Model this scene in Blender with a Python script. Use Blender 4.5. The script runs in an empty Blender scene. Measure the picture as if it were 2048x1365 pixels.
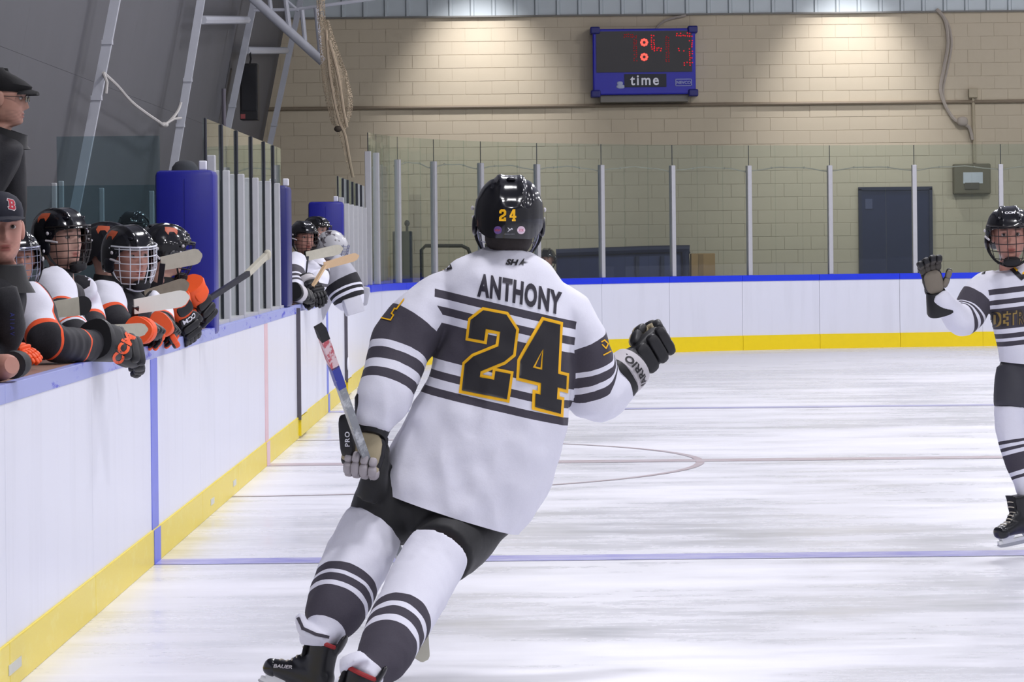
import bpy, bmesh, math, random
import numpy as np
from mathutils import Vector, Matrix, noise
from mathutils.bvhtree import BVHTree
from mathutils.geometry import tessellate_polygon

random.seed(7); np.random.seed(7)
sc = bpy.context.scene
COL = sc.collection
# ------------------------------------------------------------------ camera
F, CX, HY, ROLL, CAMZ = 6900.0, 1040.0, 490.0, 0.0105, 1.54
cam_d = bpy.data.cameras.new('camera'); cam = bpy.data.objects.new('camera', cam_d); COL.objects.link(cam)
cam_d.sensor_fit = 'HORIZONTAL'; cam_d.sensor_width = 36.0; cam_d.lens = F*36/2048
cam_d.shift_x = (1024-CX)/2048; cam_d.shift_y = (HY-682.5)/2048
cam_d.clip_start = 0.5; cam_d.clip_end = 300
cam.matrix_world = Matrix.Translation((0, 0, CAMZ)) @ Matrix.Rotation(math.pi/2, 4, 'X') @ Matrix.Rotation(-ROLL, 4, 'Z')
sc.camera = cam
# ------------------------------------------------------------------ world, lights, exposure
w = bpy.data.worlds.new('world'); sc.world = w; w.use_nodes = True
w.node_tree.nodes['Background'].inputs[0].default_value = (0.70, 0.70, 0.78, 1)
w.node_tree.nodes['Background'].inputs[1].default_value = 0.45
def area(name, loc, sx, sy, power, color, target=None):
    l = bpy.data.lights.new(name, 'AREA'); l.shape = 'RECTANGLE'; l.size = sx; l.size_y = sy
    l.energy = power; l.color = color
    o = bpy.data.objects.new(name, l); COL.objects.link(o); o.location = loc
    if target is not None:
        o.rotation_euler = (Vector(target)-Vector(loc)).to_track_quat('-Z', 'Y').to_euler()
    return o
# rows of high-bay lamps hung under the roof over the ice
for y in (3.0, 11.0, 19.0, 27.0, 35.0, 43.0):
    for x, pw in ((1.0, 245), (7.0, 170), (13.0, 110), (19.0, 100)):
        area('high_bay_lamp_light', (x, y, 8.2), 1.2, 0.6, pw*(1.0 if y < 30 else (1.0 if x < 2 else 1.45) if y < 40 else (0.1 if x < 2 else 2.1)), (0.955, 0.94, 0.98))
# two wall-washer lamps by the end wall
def spot(name, loc, target, power, ang, blend, color):
    l = bpy.data.lights.new(name, 'SPOT'); l.energy = power; l.spot_size = math.radians(ang); l.spot_blend = blend
    l.color = color; l.shadow_soft_size = 0.12
    o = bpy.data.objects.new(name, l); COL.objects.link(o); o.location = loc
    o.rotation_euler = (Vector(target)-Vector(loc)).to_track_quat('-Z', 'Y').to_euler()
    return o
for x in (-0.60, 5.05):
    spot('wall_washer_light', (x, 51.55, 6.3), (x, 52.55, 4.3), 450, 66, 1.0, (0.96, 0.95, 1.0))
sc.view_settings.view_transform = 'Standard'; sc.view_settings.look = 'None'
sc.view_settings.exposure = 0.3; sc.view_settings.gamma = 1.0; sc.view_settings.use_curve_mapping = False

cy = sc.cycles
cy.max_bounces = 6; cy.diffuse_bounces = 3; cy.glossy_bounces = 3; cy.transmission_bounces = 4; cy.transparent_max_bounces = 16
# ------------------------------------------------------------------ helpers
def at(px, py, D):
    c, s = math.cos(ROLL), math.sin(ROLL); dx, dy = px-CX, py-HY
    x = dx*c-dy*s; y = dx*s+dy*c
    return Vector((x/F*D, D, CAMZ-y/F*D))
def pix(p):
    x = p[0]/p[1]*F; y = (CAMZ-p[2])/p[1]*F; c, s = math.cos(ROLL), math.sin(ROLL)
    return CX+x*c+y*s, HY-x*s+y*c
def lin(c):
    r = []
    for v in c[:3]:
        v = v/255.0
        r.append(v/12.92 if v <= 0.04045 else ((v+0.055)/1.055)**2.4)
    return (r[0], r[1], r[2], 1.0)
MW = {}
def link(o, parent=None, M=None):
    COL.objects.link(o)
    MW[o] = M if M is not None else Matrix()
    if parent is not None:
        o.parent = parent; o.matrix_parent_inverse = MW[parent].inverted()
    return o
def tag(o, label=None, cat=None, group=None, kind=None):
    if label: o['label'] = label
    if cat: o['category'] = cat
    if group: o['group'] = group
    if kind: o['kind'] = kind
    return o
def thing(name, label, cat, loc=(0, 0, 0), group=None, kind=None):
    o = bpy.data.objects.new(name, None); o.empty_display_size = 0.1; o.location = loc
    link(o, None, Matrix.Translation(loc)); return tag(o, label, cat, group, kind)

class NT:
    """small node-tree helper"""
    def __init__(s, name):
        s.m = bpy.data.materials.new(name); s.m.use_nodes = True; s.t = s.m.node_tree; s.b = s.t.nodes['Principled BSDF']
    def n(s, typ, **kw):
        nd = s.t.nodes.new(typ)
        for k, v in kw.items():
            if k.startswith('i_'): nd.inputs[k[2:].replace('_', ' ')].default_value = v
            else: setattr(nd, k, v)
        return nd
    def l(s, a, b): s.t.links.new(a, b)
    def mix(s, f, a, b, mode='MIX'):
        nd = s.t.nodes.new('ShaderNodeMix'); nd.data_type = 'RGBA'; nd.blend_type = mode
        for i, v in ((0, f), (6, a), (7, b)):
            if hasattr(v, 'links'): s.l(v, nd.inputs[i])
            else: nd.inputs[i].default_value = v
        return nd.outputs[2]
    def math(s, op, a, b=0.0, clamp=False):
        nd = s.t.nodes.new('ShaderNodeMath'); nd.operation = op; nd.use_clamp = clamp
        for i, v in ((0, a), (1, b)):
            if hasattr(v, 'links'): s.l(v, nd.inputs[i])
            else: nd.inputs[i].default_value = v
        return nd.outputs[0]
    def ramp(s, fac, stops, interp='CONSTANT'):
        nd = s.t.nodes.new('ShaderNodeValToRGB'); cr = nd.color_ramp; cr.interpolation = interp
        while len(cr.elements) < len(stops): cr.elements.new(0.5)
        for e, (p, c) in zip(cr.elements, stops): e.position = p; e.color = c
        s.l(fac, nd.inputs[0]); return nd.outputs[0]
    def noise(s, scale=5, detail=4, rough=0.6, coord='Object', sc3=None):
        tc = s.t.nodes.new('ShaderNodeTexCoord'); nz = s.t.nodes.new('ShaderNodeTexNoise')
        nz.inputs['Scale'].default_value = scale; nz.inputs['Detail'].default_value = detail; nz.inputs['Roughness'].default_value = rough
        src = tc.outputs[coord]
        if sc3:
            mp = s.t.nodes.new('ShaderNodeMapping'); mp.inputs['Scale'].default_value = sc3; s.l(src, mp.inputs[0]); src = mp.outputs[0]
        s.l(src, nz.inputs['Vector']); return nz.outputs['Fac']
    def attr(s, name):
        nd = s.t.nodes.new('ShaderNodeAttribute'); nd.attribute_name = name; return nd.outputs['Fac']
    def bump(s, h, strength=0.3, dist=0.01):
        nd = s.t.nodes.new('ShaderNodeBump'); nd.inputs['Strength'].default_value = strength; nd.inputs['Distance'].default_value = dist
        s.l(h, nd.inputs['Height']); s.l(nd.outputs[0], s.b.inputs['Normal'])
MC = {}
def mat(name, rgb, rough=0.5, metal=0.0, var=0.08, scale=12, bump=0.0, spec=0.5, coat=0.0, emit=None, es=0.0, sheen=0.0):
    if name in MC: return MC[name]
    t = NT(name); b = t.b
    c = lin(rgb); nz = t.noise(scale, 3)
    dark = tuple(v*(1-var) for v in c[:3])+(1,); lite = tuple(min(1, v*(1+var)) for v in c[:3])+(1,)
    t.l(t.mix(nz, dark, lite), b.inputs['Base Color'])
    b.inputs['Roughness'].default_value = rough; b.inputs['Metallic'].default_value = metal
    b.inputs['Specular IOR Level'].default_value = spec; b.inputs['Coat Weight'].default_value = coat
    if sheen: b.inputs['Sheen Weight'].default_value = sheen
    if bump: t.bump(t.noise(scale*6, 4), bump, 0.004)
    if emit: b.inputs['Emission Color'].default_value = lin(emit); b.inputs['Emission Strength'].default_value = es
    MC[name] = t.m; return t.m

def rotm(ax, ang): return Matrix.Rotation(ang, 4, ax)
def frame(origin, y, z):
    """matrix with local +Y along y and local +Z near z"""
    y = Vector(y).normalized(); z = Vector(z); z = (z-y*z.dot(y)).normalized(); x = y.cross(z)
    M = Matrix.Identity(4)
    for i in range(3): M[i][0] = x[i]; M[i][1] = y[i]; M[i][2] = z[i]; M[i][3] = origin[i]
    return M
def catmull(pts, n):
    """resample rows (list of equal-length tuples) along a Catmull-Rom spline"""
    P = np.array([list(map(float, p)) for p in pts]); k = len(P); out = []
    for i in range(k-1):
        p0, p1, p2, p3 = P[max(i-1, 0)], P[i], P[i+1], P[min(i+2, k-1)]
        for j in range(n):
            t = j/n
            out.append(0.5*((2*p1)+(-p0+p2)*t+(2*p0-5*p1+4*p2-p3)*t*t+(-p0+3*p1-3*p2+p3)*t**3))
    out.append(P[-1]); return np.array(out)

class G:
    """collects shapes for ONE mesh"""
    def __init__(s): s.v = []; s.f = []
    def add(s, v, f):
        o = len(s.v); s.v.extend([tuple(p) for p in v]); s.f.extend([tuple(i+o for i in q) for q in f]); return s
    def box(s, c, h, M=None, bev=0.0):
        """box with half sizes h; bev chamfers every edge"""
        x, y, z = h
        if bev <= 0:
            v = [(i*x, j*y, k*z) for k in (-1, 1) for j in (-1, 1) for i in (-1, 1)]
            f = [(0, 2, 3, 1), (4, 5, 7, 6), (0, 1, 5, 4), (2, 6, 7, 3), (0, 4, 6, 2), (1, 3, 7, 5)]
        else:
            bm = bmesh.new(); bmesh.ops.create_cube(bm, size=2)
            for q in bm.verts: q.co = Vector((q.co.x*x, q.co.y*y, q.co.z*z))
            bmesh.ops.bevel(bm, geom=list(bm.edges), offset=bev, segments=2, affect='EDGES', profile=0.5)
            bm.verts.index_update(); v = [tuple(q.co) for q in bm.verts]; f = [tuple(q.index for q in p.verts) for p in bm.faces]; bm.free()
        return s._put(v, f, c, M)
    def _put(s, v, f, c, M):
        if M is not None: v = [M @ Vector(p) for p in v]
        c = Vector(c); return s.add([Vector(p)+c for p in v], f)
    def bar(s, a, b, wx, wz, up=(0, 0, 1)):
        """box beam from a to b"""
        a, b = Vector(a), Vector(b); d = b-a; up = Vector(up)
        if abs(d.normalized().dot(up)) > 0.98: up = Vector((0, 1, 0))
        M = frame((0, 0, 0), d, up); return s.box((a+b)/2, (wx/2, d.length/2, wz/2), M)
    def ell(s, c, r, M=None, e=1.0, n=14, m=10):
        """superellipsoid; e<1 makes it boxier"""
        pw = lambda t: math.copysign(abs(t)**e, t)
        v = [(0, 0, -r[2])]; f = []
        for i in range(1, m):
            a = -math.pi/2+math.pi*i/m
            for j in range(n):
                b = 2*math.pi*j/n
                v.append((r[0]*pw(math.cos(a))*pw(math.cos(b)), r[1]*pw(math.cos(a))*pw(math.sin(b)), r[2]*pw(math.sin(a))))
        v.append((0, 0, r[2])); k = len(v)-1
        for j in range(n):
            f.append((0, 1+(j+1) % n, 1+j)); f.append((k, 1+(m-2)*n+j, 1+(m-2)*n+(j+1) % n))
            for i in range(m-2):
                a0 = 1+i*n+j; a1 = 1+i*n+(j+1) % n; f.append((a0, a1, a1+n, a0+n))
        return s._put(v, f, c, M)
    def rings(s, R, cap=True):
        n = len(R[0]); v = [p for r in R for p in r]; f = []
        for i in range(len(R)-1):
            for j in range(n):
                f.append((i*n+j, i*n+(j+1) % n, (i+1)*n+(j+1) % n, (i+1)*n+j))
        if cap: f.append(tuple(range(n-1, -1, -1))); f.append(tuple((len(R)-1)*n+j for j in range(n)))
        return s.add(v, f)
    def tube(s, pts, r, n=8, cap=True, flat=1.0, up=None, sm=0):
        """tube through pts; r scalar or list; flat squashes along the frame's second axis"""
        if not hasattr(r, '__len__'): r = [r]*len(pts)
        rows = [tuple(p)+(q,) for p, q in zip(pts, r)]
        if sm: rows = catmull(rows, sm)
        P = [Vector(q[:3]) for q in rows]; rr = [q[3] for q in rows]; R = []
        nrm = None
        for i, p in enumerate(P):
            d = (P[min(i+1, len(P)-1)]-P[max(i-1, 0)]).normalized()
            if nrm is None:
                nrm = Vector(up) if up is not None else (Vector((0, 0, 1)) if abs(d.z) < 0.9 else Vector((0, 1, 0)))
            nrm = (nrm-d*nrm.dot(d)).normalized(); b = d.cross(nrm)
            R.append([p+(b*math.cos(2*math.pi*j/n)+nrm*math.sin(2*math.pi*j/n)*flat)*rr[i] for j in range(n)])
        return s.rings(R, cap)
    def prism(s, poly, a, b):
        """poly: list of 3D points; extruded by vector from a to b offsets"""
        n = len(poly); v = [Vector(p)+Vector(a) for p in poly]+[Vector(p)+Vector(b) for p in poly]
        f = [tuple(range(n-1, -1, -1)), tuple(range(n, 2*n))]+[(i, (i+1) % n, n+(i+1) % n, n+i) for i in range(n)]
        return s.add(v, f)
    def xf(s, M):
        s.v = [tuple(M @ Vector(p)) for p in s.v]; return s
    def mesh(s, name):
        me = bpy.data.meshes.new(name); me.from_pydata(s.v, [], s.f); me.update(); return me
    def build(s, name, m, parent=None, smooth=True, fix=True, angle=40):
        me = s.mesh(name)
        if fix:
            bm = bmesh.new(); bm.from_mesh(me); bmesh.ops.recalc_face_normals(bm, faces=bm.faces); bm.to_mesh(me); bm.free()
        me.materials.append(m)
        if smooth:
            me.shade_smooth()
            try: me.set_sharp_from_angle(angle=math.radians(angle))
            except Exception: pass
        return link(bpy.data.objects.new(name, me), parent)

def remesh(gs, voxel, smooth=3):
    """fuse the closed shapes of gs into one surface"""
    g = G()
    for q in gs: g.add(q.v, q.f)
    me = g.mesh('tmp'); bm = bmesh.new(); bm.from_mesh(me); bmesh.ops.recalc_face_normals(bm, faces=bm.faces); bm.to_mesh(me); bm.free()
    o = bpy.data.objects.new('tmp', me); COL.objects.link(o)
    r = o.modifiers.new('r', 'REMESH'); r.mode = 'VOXEL'; r.voxel_size = voxel
    if smooth:
        q = o.modifiers.new('s', 'SMOOTH'); q.iterations = smooth; q.factor = 0.5
    dg = bpy.context.evaluated_depsgraph_get(); ev = o.evaluated_get(dg); out = bpy.data.meshes.new_from_object(ev)
    bpy.data.objects.remove(o); bpy.data.meshes.remove(me); out.materials.clear(); return out
def mesh_np(me):
    a = np.empty(len(me.vertices)*3, np.float32); me.vertices.foreach_get('co', a); a = a.reshape(-1, 3)
    b = np.empty(len(me.vertices)*3, np.float32); me.vertices.foreach_get('normal', b) if False else None
    nn = np.array([v.normal[:] for v in me.vertices], np.float32); return a.astype(np.float64), nn
def put_np(me, a): me.vertices.foreach_set('co', a.astype(np.float32).ravel()); me.update()
def set_attr(me, name, vals):
    at_ = me.attributes.new(name, 'FLOAT', 'POINT'); at_.data.foreach_set('value', np.asarray(vals, np.float32))
def wrinkle(me, amp, scale, seed=0.0, stretch=(1, 1, 1), amp2=0.0, scale2=1.0):
    a, nn = mesh_np(me)
    d = np.empty(len(a))
    for i, p in enumerate(a):
        q = Vector((p[0]*stretch[0]*scale+seed, p[1]*stretch[1]*scale, p[2]*stretch[2]*scale))
        h = noise.noise(q); h2 = 1-abs(noise.noise(q*1.9+Vector((5, 3, 1))))*2
        d[i] = amp*(0.6*h+0.5*h2)
        if amp2: d[i] += amp2*noise.noise(Vector(p)*scale2+Vector((seed, 9, 4)))
    put_np(me, a+nn*d[:, None])
def poly_param(V, P):
    """arc length of the nearest point of polyline P for each row of V, and the distance"""
    P = np.array([list(p)[:3] for p in P], float); best = np.full(len(V), 1e9); s = np.zeros(len(V)); acc = 0
    for i in range(len(P)-1):
        d = P[i+1]-P[i]; L = np.linalg.norm(d)
        t = ((V-P[i])@d)/(L*L)
        lo = -9 if i == 0 else 0; hi = 9 if i == len(P)-2 else 1
        tc = np.clip(t, lo, hi); q = P[i]+tc[:, None]*d; ds = np.linalg.norm(V-q, axis=1)
        k = ds < best; best[k] = ds[k]; s[k] = acc+tc[k]*L; acc += L
    return s, best
def smooth_vals(me, vals, it=12):
    """relax a per-vertex value over the mesh edges"""
    e = np.empty(len(me.edges)*2, np.int32); me.edges.foreach_get('vertices', e); e = e.reshape(-1, 2); v = np.asarray(vals, float).copy()
    n = np.bincount(e.ravel(), minlength=len(v)).astype(float); n[n == 0] = 1
    for _ in range(it):
        s = np.bincount(e[:, 0], v[e[:, 1]], minlength=len(v))+np.bincount(e[:, 1], v[e[:, 0]], minlength=len(v)); v = 0.4*v+0.6*s/n
    return v
def finish(me, name, m, parent):
    me.name = name; me.materials.clear(); me.materials.append(m); me.shade_smooth()
    return link(bpy.data.objects.new(name, me), parent)
def bvh_of(*objs):
    V = []; Fc = []
    for o in objs:
        k = len(V); V += [v.co.copy() for v in o.data.vertices]; Fc += [tuple(i+k for i in p.vertices) for p in o.data.polygons]
    return BVHTree.FromPolygons(V, Fc)
EYE = Vector((0, 0, CAMZ))
def text_geo(body, size=1.0, bold=0.0, sx=1.0, shear=0.0, space=1.0):
    """flat glyph mesh from the built-in font, centred on the origin"""
    cu = bpy.data.curves.new('t', 'FONT'); cu.body = body; cu.size = 1.0; cu.offset = bold; cu.align_x = 'CENTER'; cu.align_y = 'CENTER'
    cu.shear = shear; cu.space_character = space; cu.resolution_u = 4
    o = bpy.data.objects.new('t', cu); COL.objects.link(o)
    dg = bpy.context.evaluated_depsgraph_get(); me = bpy.data.meshes.new_from_object(o.evaluated_get(dg))
    v = [Vector(p.co) for p in me.vertices]; f = [tuple(p.vertices) for p in me.polygons]
    bpy.data.objects.remove(o); bpy.data.curves.remove(cu); bpy.data.meshes.remove(me)
    xs = [p.x for p in v]; ys = [p.y for p in v]; cx = (min(xs)+max(xs))/2; cy = (min(ys)+max(ys))/2; k = size/(max(ys)-min(ys))
    return [Vector(((p.x-cx)*k*sx, (p.y-cy)*k, 0)) for p in v], f
def poly_geo(outer, holes=()):
    loops = [[Vector((p[0], p[1], 0)) for p in l] for l in [outer]+list(holes)]
    tri = tessellate_polygon(loops); v = [p for l in loops for p in l]; f = []
    for t in tri:
        a_, b_, c_ = (v[i] for i in t)
        if (b_-a_).cross(c_-a_).length > 1e-9: f.append(tuple(t))
    return v, f
def grow(loop, d):
    """offset a simple polygon outward (ccw) by d with mitred corners"""
    n = len(loop); out = []
    for i in range(n):
        p0, p1, p2 = Vector(loop[i-1]), Vector(loop[i]), Vector(loop[(i+1) % n])
        a = (p1-p0).normalized(); b = (p2-p1).normalized(); na = Vector((a.y, -a.x)); nb = Vector((b.y, -b.x))
        m = na+nb; k = d/max(0.35, m.dot(na)); out.append((p1.x+m.x*k, p1.y+m.y*k))
    return out
def cutgrid(v, f, step):
    bm = bmesh.new(); vs = [bm.verts.new(p) for p in v]
    for q in f:
        try: bm.faces.new([vs[i] for i in q])
        except ValueError: pass
    for ax in (0, 1):
        c = [p[ax] for p in v]; k = math.ceil(min(c)/step)
        while k*step < max(c):
            co = Vector((0, 0, 0)); no = Vector((0, 0, 0)); co[ax] = k*step; no[ax] = 1
            bmesh.ops.bisect_plane(bm, geom=list(bm.verts)+list(bm.edges)+list(bm.faces), plane_co=co, plane_no=no); k += 1
    bm.verts.index_update(); v2 = [p.co.copy() for p in bm.verts]; f2 = [tuple(q.index for q in p.verts) for p in bm.faces]; bm.free(); return v2, f2
def decal(name, vf, to3d, bvh, m, parent, off=0.003, step=0.03):
    """lay flat glyphs on a surface: to3d(u,v) -> (origin, direction) ray that meets it"""
    v, f = cutgrid(vf[0], vf[1], step); out = []; ok = []
    for p in v:
        o, d = to3d(p.x, p.y); h = bvh.ray_cast(o, d)
        if h[0] is None: out.append(None)
        else:
            nn = h[1] if h[1].dot(d) < 0 else -h[1]; out.append(h[0]+nn*off)
    idx = {}; vv = []
    for i, p in enumerate(out):
        if p is not None: idx[i] = len(vv); vv.append(p)
    ff = [tuple(idx[i] for i in q) for q in f if all(i in idx for i in q)]
    if not ff: return None
    g = G(); g.v = [tuple(p) for p in vv]; g.f = ff
    return g.build(name, m, parent, smooth=True, fix=False, angle=180)
def from_cam(M2):
    """(u,v) -> ray from the photographer's side through the pixel M2(u,v)"""
    def fn(u, v):
        px, py = M2(u, v); d = (at(px, py, 10.0)-EYE).normalized(); return EYE+d*2, d
    return fn
def local_ray(M, dist=0.3):
    """project along local -Y... rays start dist in front (+Y) of frame M and travel towards -Y; u along local X, v along Z"""
    R = M.to_3x3()
    def fn(u, v): return M @ Vector((u, dist, v)), (R @ Vector((0, -1, 0))).normalized()
    return fn
# ================================================================== MATERIALS OF THE SETTING
def ice_mat():
    t = NT('ice'); b = t.b
    n1 = t.noise(0.5, 8, 0.62, sc3=(0.35, 0.6, 1)); n2 = t.noise(2.0, 10, 0.7, sc3=(0.35, 1.0, 1)); n3 = t.noise(5.0, 8, 0.65, sc3=(0.16, 1.3, 1))
    m = t.math('MULTIPLY', t.math('ADD', n1, t.math('MULTIPLY', n2, 0.8)), 0.555)
    f = t.ramp(m, [(0.34, (0, 0, 0, 1)), (0.62, (1, 1, 1, 1))], 'EASE')
    c = t.mix(f, lin((216, 218, 224)), lin((235, 235, 243)))
    sn = t.ramp(n3, [(0.50, (0, 0, 0, 1)), (0.72, (1, 1, 1, 1))], 'LINEAR')
    c = t.mix(t.math('MULTIPLY', sn, 0.6), c, lin((243, 243, 249)))
    t.l(c, b.inputs['Base Color'])
    r = t.math('ADD', t.math('MULTIPLY', f, 0.30), 0.13); t.l(r, b.inputs['Roughness'])
    b.inputs['Specular IOR Level'].default_value = 0.3
    t.bump(t.math('ADD', n2, t.math('MULTIPLY', n3, 0.6)), 0.10, 0.01); return t.m
def line_mat(name, rgb, amt):
    t = NT(name); b = t.b; nz = t.noise(3.0, 8, 0.7, sc3=(1.0, 4, 1))
    f = t.ramp(nz, [(0.35, (1, 1, 1, 1)), (0.75, (0.25, 0.25, 0.25, 1))], 'LINEAR')
    t.l(t.mix(t.math('MULTIPLY', f, amt), lin((232, 232, 242)), lin(rgb)), b.inputs['Base Color'])
    b.inputs['Roughness'].default_value = 0.3; return t.m
def board_mat(name, rgb, smear=0.12):
    t = NT(name); b = t.b; nz = t.noise(2.2, 6, 0.6, sc3=(2.5, 2.5, 0.25)); n2 = t.noise(0.7, 4, 0.6)
    f = t.ramp(nz, [(0.50, (0, 0, 0, 1)), (0.72, (1, 1, 1, 1))], 'LINEAR')
    c = t.mix(t.math('MULTIPLY', f, smear*1.6), lin(rgb), lin(tuple(v*0.86 for v in rgb)))
    c = t.mix(t.math('MULTIPLY', n2, 0.10), c, lin((222, 216, 190)))
    t.l(c, b.inputs['Base Color']); b.inputs['Roughness'].default_value = 0.32; b.inputs['Specular IOR Level'].default_value = 0.35; return t.m
def worn_mat(name, base, paint, lo, hi, sc3, rough=0.4):
    t = NT(name); b = t.b; nz = t.noise(4.0, 8, 0.75, sc3=sc3)
    f = t.ramp(nz, [(lo, (0, 0, 0, 1)), (hi, (1, 1, 1, 1))], 'LINEAR')
    t.l(t.mix(f, lin(base), lin(paint)), b.inputs['Base Color']); b.inputs['Roughness'].default_value = rough; return t.m
def glass_mat(name, tint, refl=1.0):
    t = NT(name); t.t.nodes.remove(t.b)
    tr = t.n('ShaderNodeBsdfTransparent'); gl = t.n('ShaderNodeBsdfGlossy'); mx = t.n('ShaderNodeMixShader'); fr = t.n('ShaderNodeFresnel')
    tr.inputs[0].default_value = tint; gl.inputs[0].default_value = (0.92, 0.95, 0.92, 1); gl.inputs['Roughness'].default_value = 0.015
    fr.inputs['IOR'].default_value = 1.45; nz = t.noise(1.5, 3)
    geo = t.n('ShaderNodeNewGeometry'); front = t.math('SUBTRACT', 1.0, geo.outputs['Backfacing'])
    t.l(t.math('MULTIPLY', front, t.math('ADD', t.math('MULTIPLY', fr.outputs[0], refl), t.math('MULTIPLY', nz, 0.02)), True), mx.inputs[0])
    t.l(tr.outputs[0], mx.inputs[1]); t.l(gl.outputs[0], mx.inputs[2]); t.l(mx.outputs[0], t.t.nodes['Material Output'].inputs[0]); return t.m
def block_mat(name, rgb):
    t = NT(name); b = t.b; nz = t.noise(1.3, 5, 0.6, coord='Object'); oi = t.n('ShaderNodeObjectInfo')
    c = t.mix(t.math('MULTIPLY', nz, 0.35), lin(rgb), lin((rgb[0]*0.86, rgb[1]*0.85, rgb[2]*0.80)))
    c = t.mix(t.math('MULTIPLY', oi.outputs['Random'], 0.06), c, lin((rgb[0]*0.8, rgb[1]*0.8, rgb[2]*0.78)))
    t.l(c, b.inputs['Base Color']); b.inputs['Roughness'].default_value = 0.75; t.bump(t.noise(60, 4), 0.25, 0.004); return t.m
M_ICE = ice_mat()
M_BLUELINE = line_mat('ice_blue_line', (120, 118, 205), 0.95); M_REDLINE = line_mat('ice_red_line', (176, 150, 152), 0.9)
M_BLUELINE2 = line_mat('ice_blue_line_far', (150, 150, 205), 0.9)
M_BOARD = board_mat('white_board', (226, 228, 242)); M_KICK = worn_mat('yellow_kick', (232, 208, 18), (238, 226, 110), 0.52, 0.85, (1, 1, 2.5), 0.35)
M_KICKF = mat('yellow_kick_far', (246, 216, 0), 0.35, var=0.05)
M_STRIP = worn_mat('worn_blue_strip', (152, 160, 216), (32, 44, 196), 0.56, 0.61, (2.2, 0.55, 3.2))
M_CAP = mat('blue_cap', (10, 50, 226), 0.4, var=0.06)
M_LEDGE = worn_mat('wood_ledge', (122, 92, 84), (160, 124, 104), 0.4, 0.7, (1, 0.3, 1), 0.45)
M_ALU = mat('aluminium', (192, 192, 196), 0.42, 0.45, 0.05, 20); M_GASKET = mat('black_gasket', (38, 40, 48), 0.6)
M_GLASS = glass_mat('rink_glass', (0.89, 0.94, 0.925, 1), 1.3); M_GLASSD = glass_mat('bench_divider_glass', (0.74, 0.82, 0.84, 1), 1.3)
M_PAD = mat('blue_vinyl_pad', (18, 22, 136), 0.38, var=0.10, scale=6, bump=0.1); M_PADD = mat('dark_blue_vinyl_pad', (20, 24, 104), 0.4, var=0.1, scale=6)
M_BLOCK = block_mat('painted_block', (201, 188, 164)); M_JOINT = mat('block_joint', (188, 175, 152), 0.9, var=0.1)
M_SIDING = mat('pale_siding', (188, 196, 198), 0.45, 0.1, 0.06, 3); M_GREYWALL = mat('grey_wall_liner', (90, 90, 94), 0.7, var=0.1, scale=1.2)
M_STEEL = mat('white_painted_steel', (186, 188, 196), 0.5, var=0.06); M_RUBBER = mat('rubber_floor', (46, 46, 50), 0.85)
M_BLACK = mat('matte_black', (18, 18, 21), 0.6); M_DARK = mat('dark_steel', (88, 84, 92), 0.5, 0.3)
M_CONDUIT = mat('painted_conduit', (132, 118, 98), 0.6); M_CABLE = mat('grey_cable', (172, 162, 150), 0.7); M_NAVY = mat('navy_cover', (34, 44, 92), 0.6, var=0.15, scale=4)
M_NAVYD = mat('navy_door_paint', (22, 30, 66), 0.5, var=0.12, scale=3); M_CARD = mat('cardboard', (176, 140, 92), 0.8, var=0.12)
M_WHITE = mat('white_print', (232, 232, 238), 0.5, var=0.02); M_CEIL = mat('ceiling_liner', (150, 152, 160), 0.8)

# ================================================================== ICE
BX, BY = -1.805, 50.0; RC = 8.5; CXC, CYC = BX+RC, BY-RC; RX = 24.2; YN = -8.0
def arc_pts(r, n=28): return [(CXC-r*math.cos(a), CYC+r*math.sin(a)) for a in np.linspace(0, math.pi/2, n)]
loop = [(RX, YN), (RX, CYC)]+[(RX-RC+RC*math.cos(a), CYC+RC*math.sin(a)) for a in np.linspace(0, math.pi/2, 20)]+list(reversed(arc_pts(RC)))+[(BX, YN)]
g = G(); g.add([(x, y, 0.0) for x, y in loop], [tuple(range(len(loop)))])
ice = g.build('floor', M_ICE, None, smooth=False); tag(ice, kind='structure', label='scratched white ice sheet of the rink')
def strip(name, x0, x1, y0, y1, z, m):
    q = G(); n = 24
    q.add([(x0+(x1-x0)*i/n, y, z) for y in (y0, y1) for i in range(n+1)], [(i, i+1, n+2+i, n+1+i) for i in range(n)])
    return q.build(name, m, ice, smooth=False)
strip('near_blue_line', BX, RX, 16.78, 17.08, 0.002, M_BLUELINE); strip('red_centre_line', BX, RX, 24.27, 24.55, 0.002, M_REDLINE)
strip('distant_blue_line', BX, RX, 32.0, 32.3, 0.002, M_BLUELINE2)
q = G(); n = 60
for i in range(n+1):
    a = -math.pi/2+math.pi*i/n
    for r in (3.03, 3.09): q.v.append((BX+r*math.cos(a), 24.4+r*math.sin(a), 0.0025))
q.f = [(2*i, 2*i+1, 2*i+3, 2*i+2) for i in range(n)]; q.build('referee_crease_line', M_REDLINE, ice, smooth=False)

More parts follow.
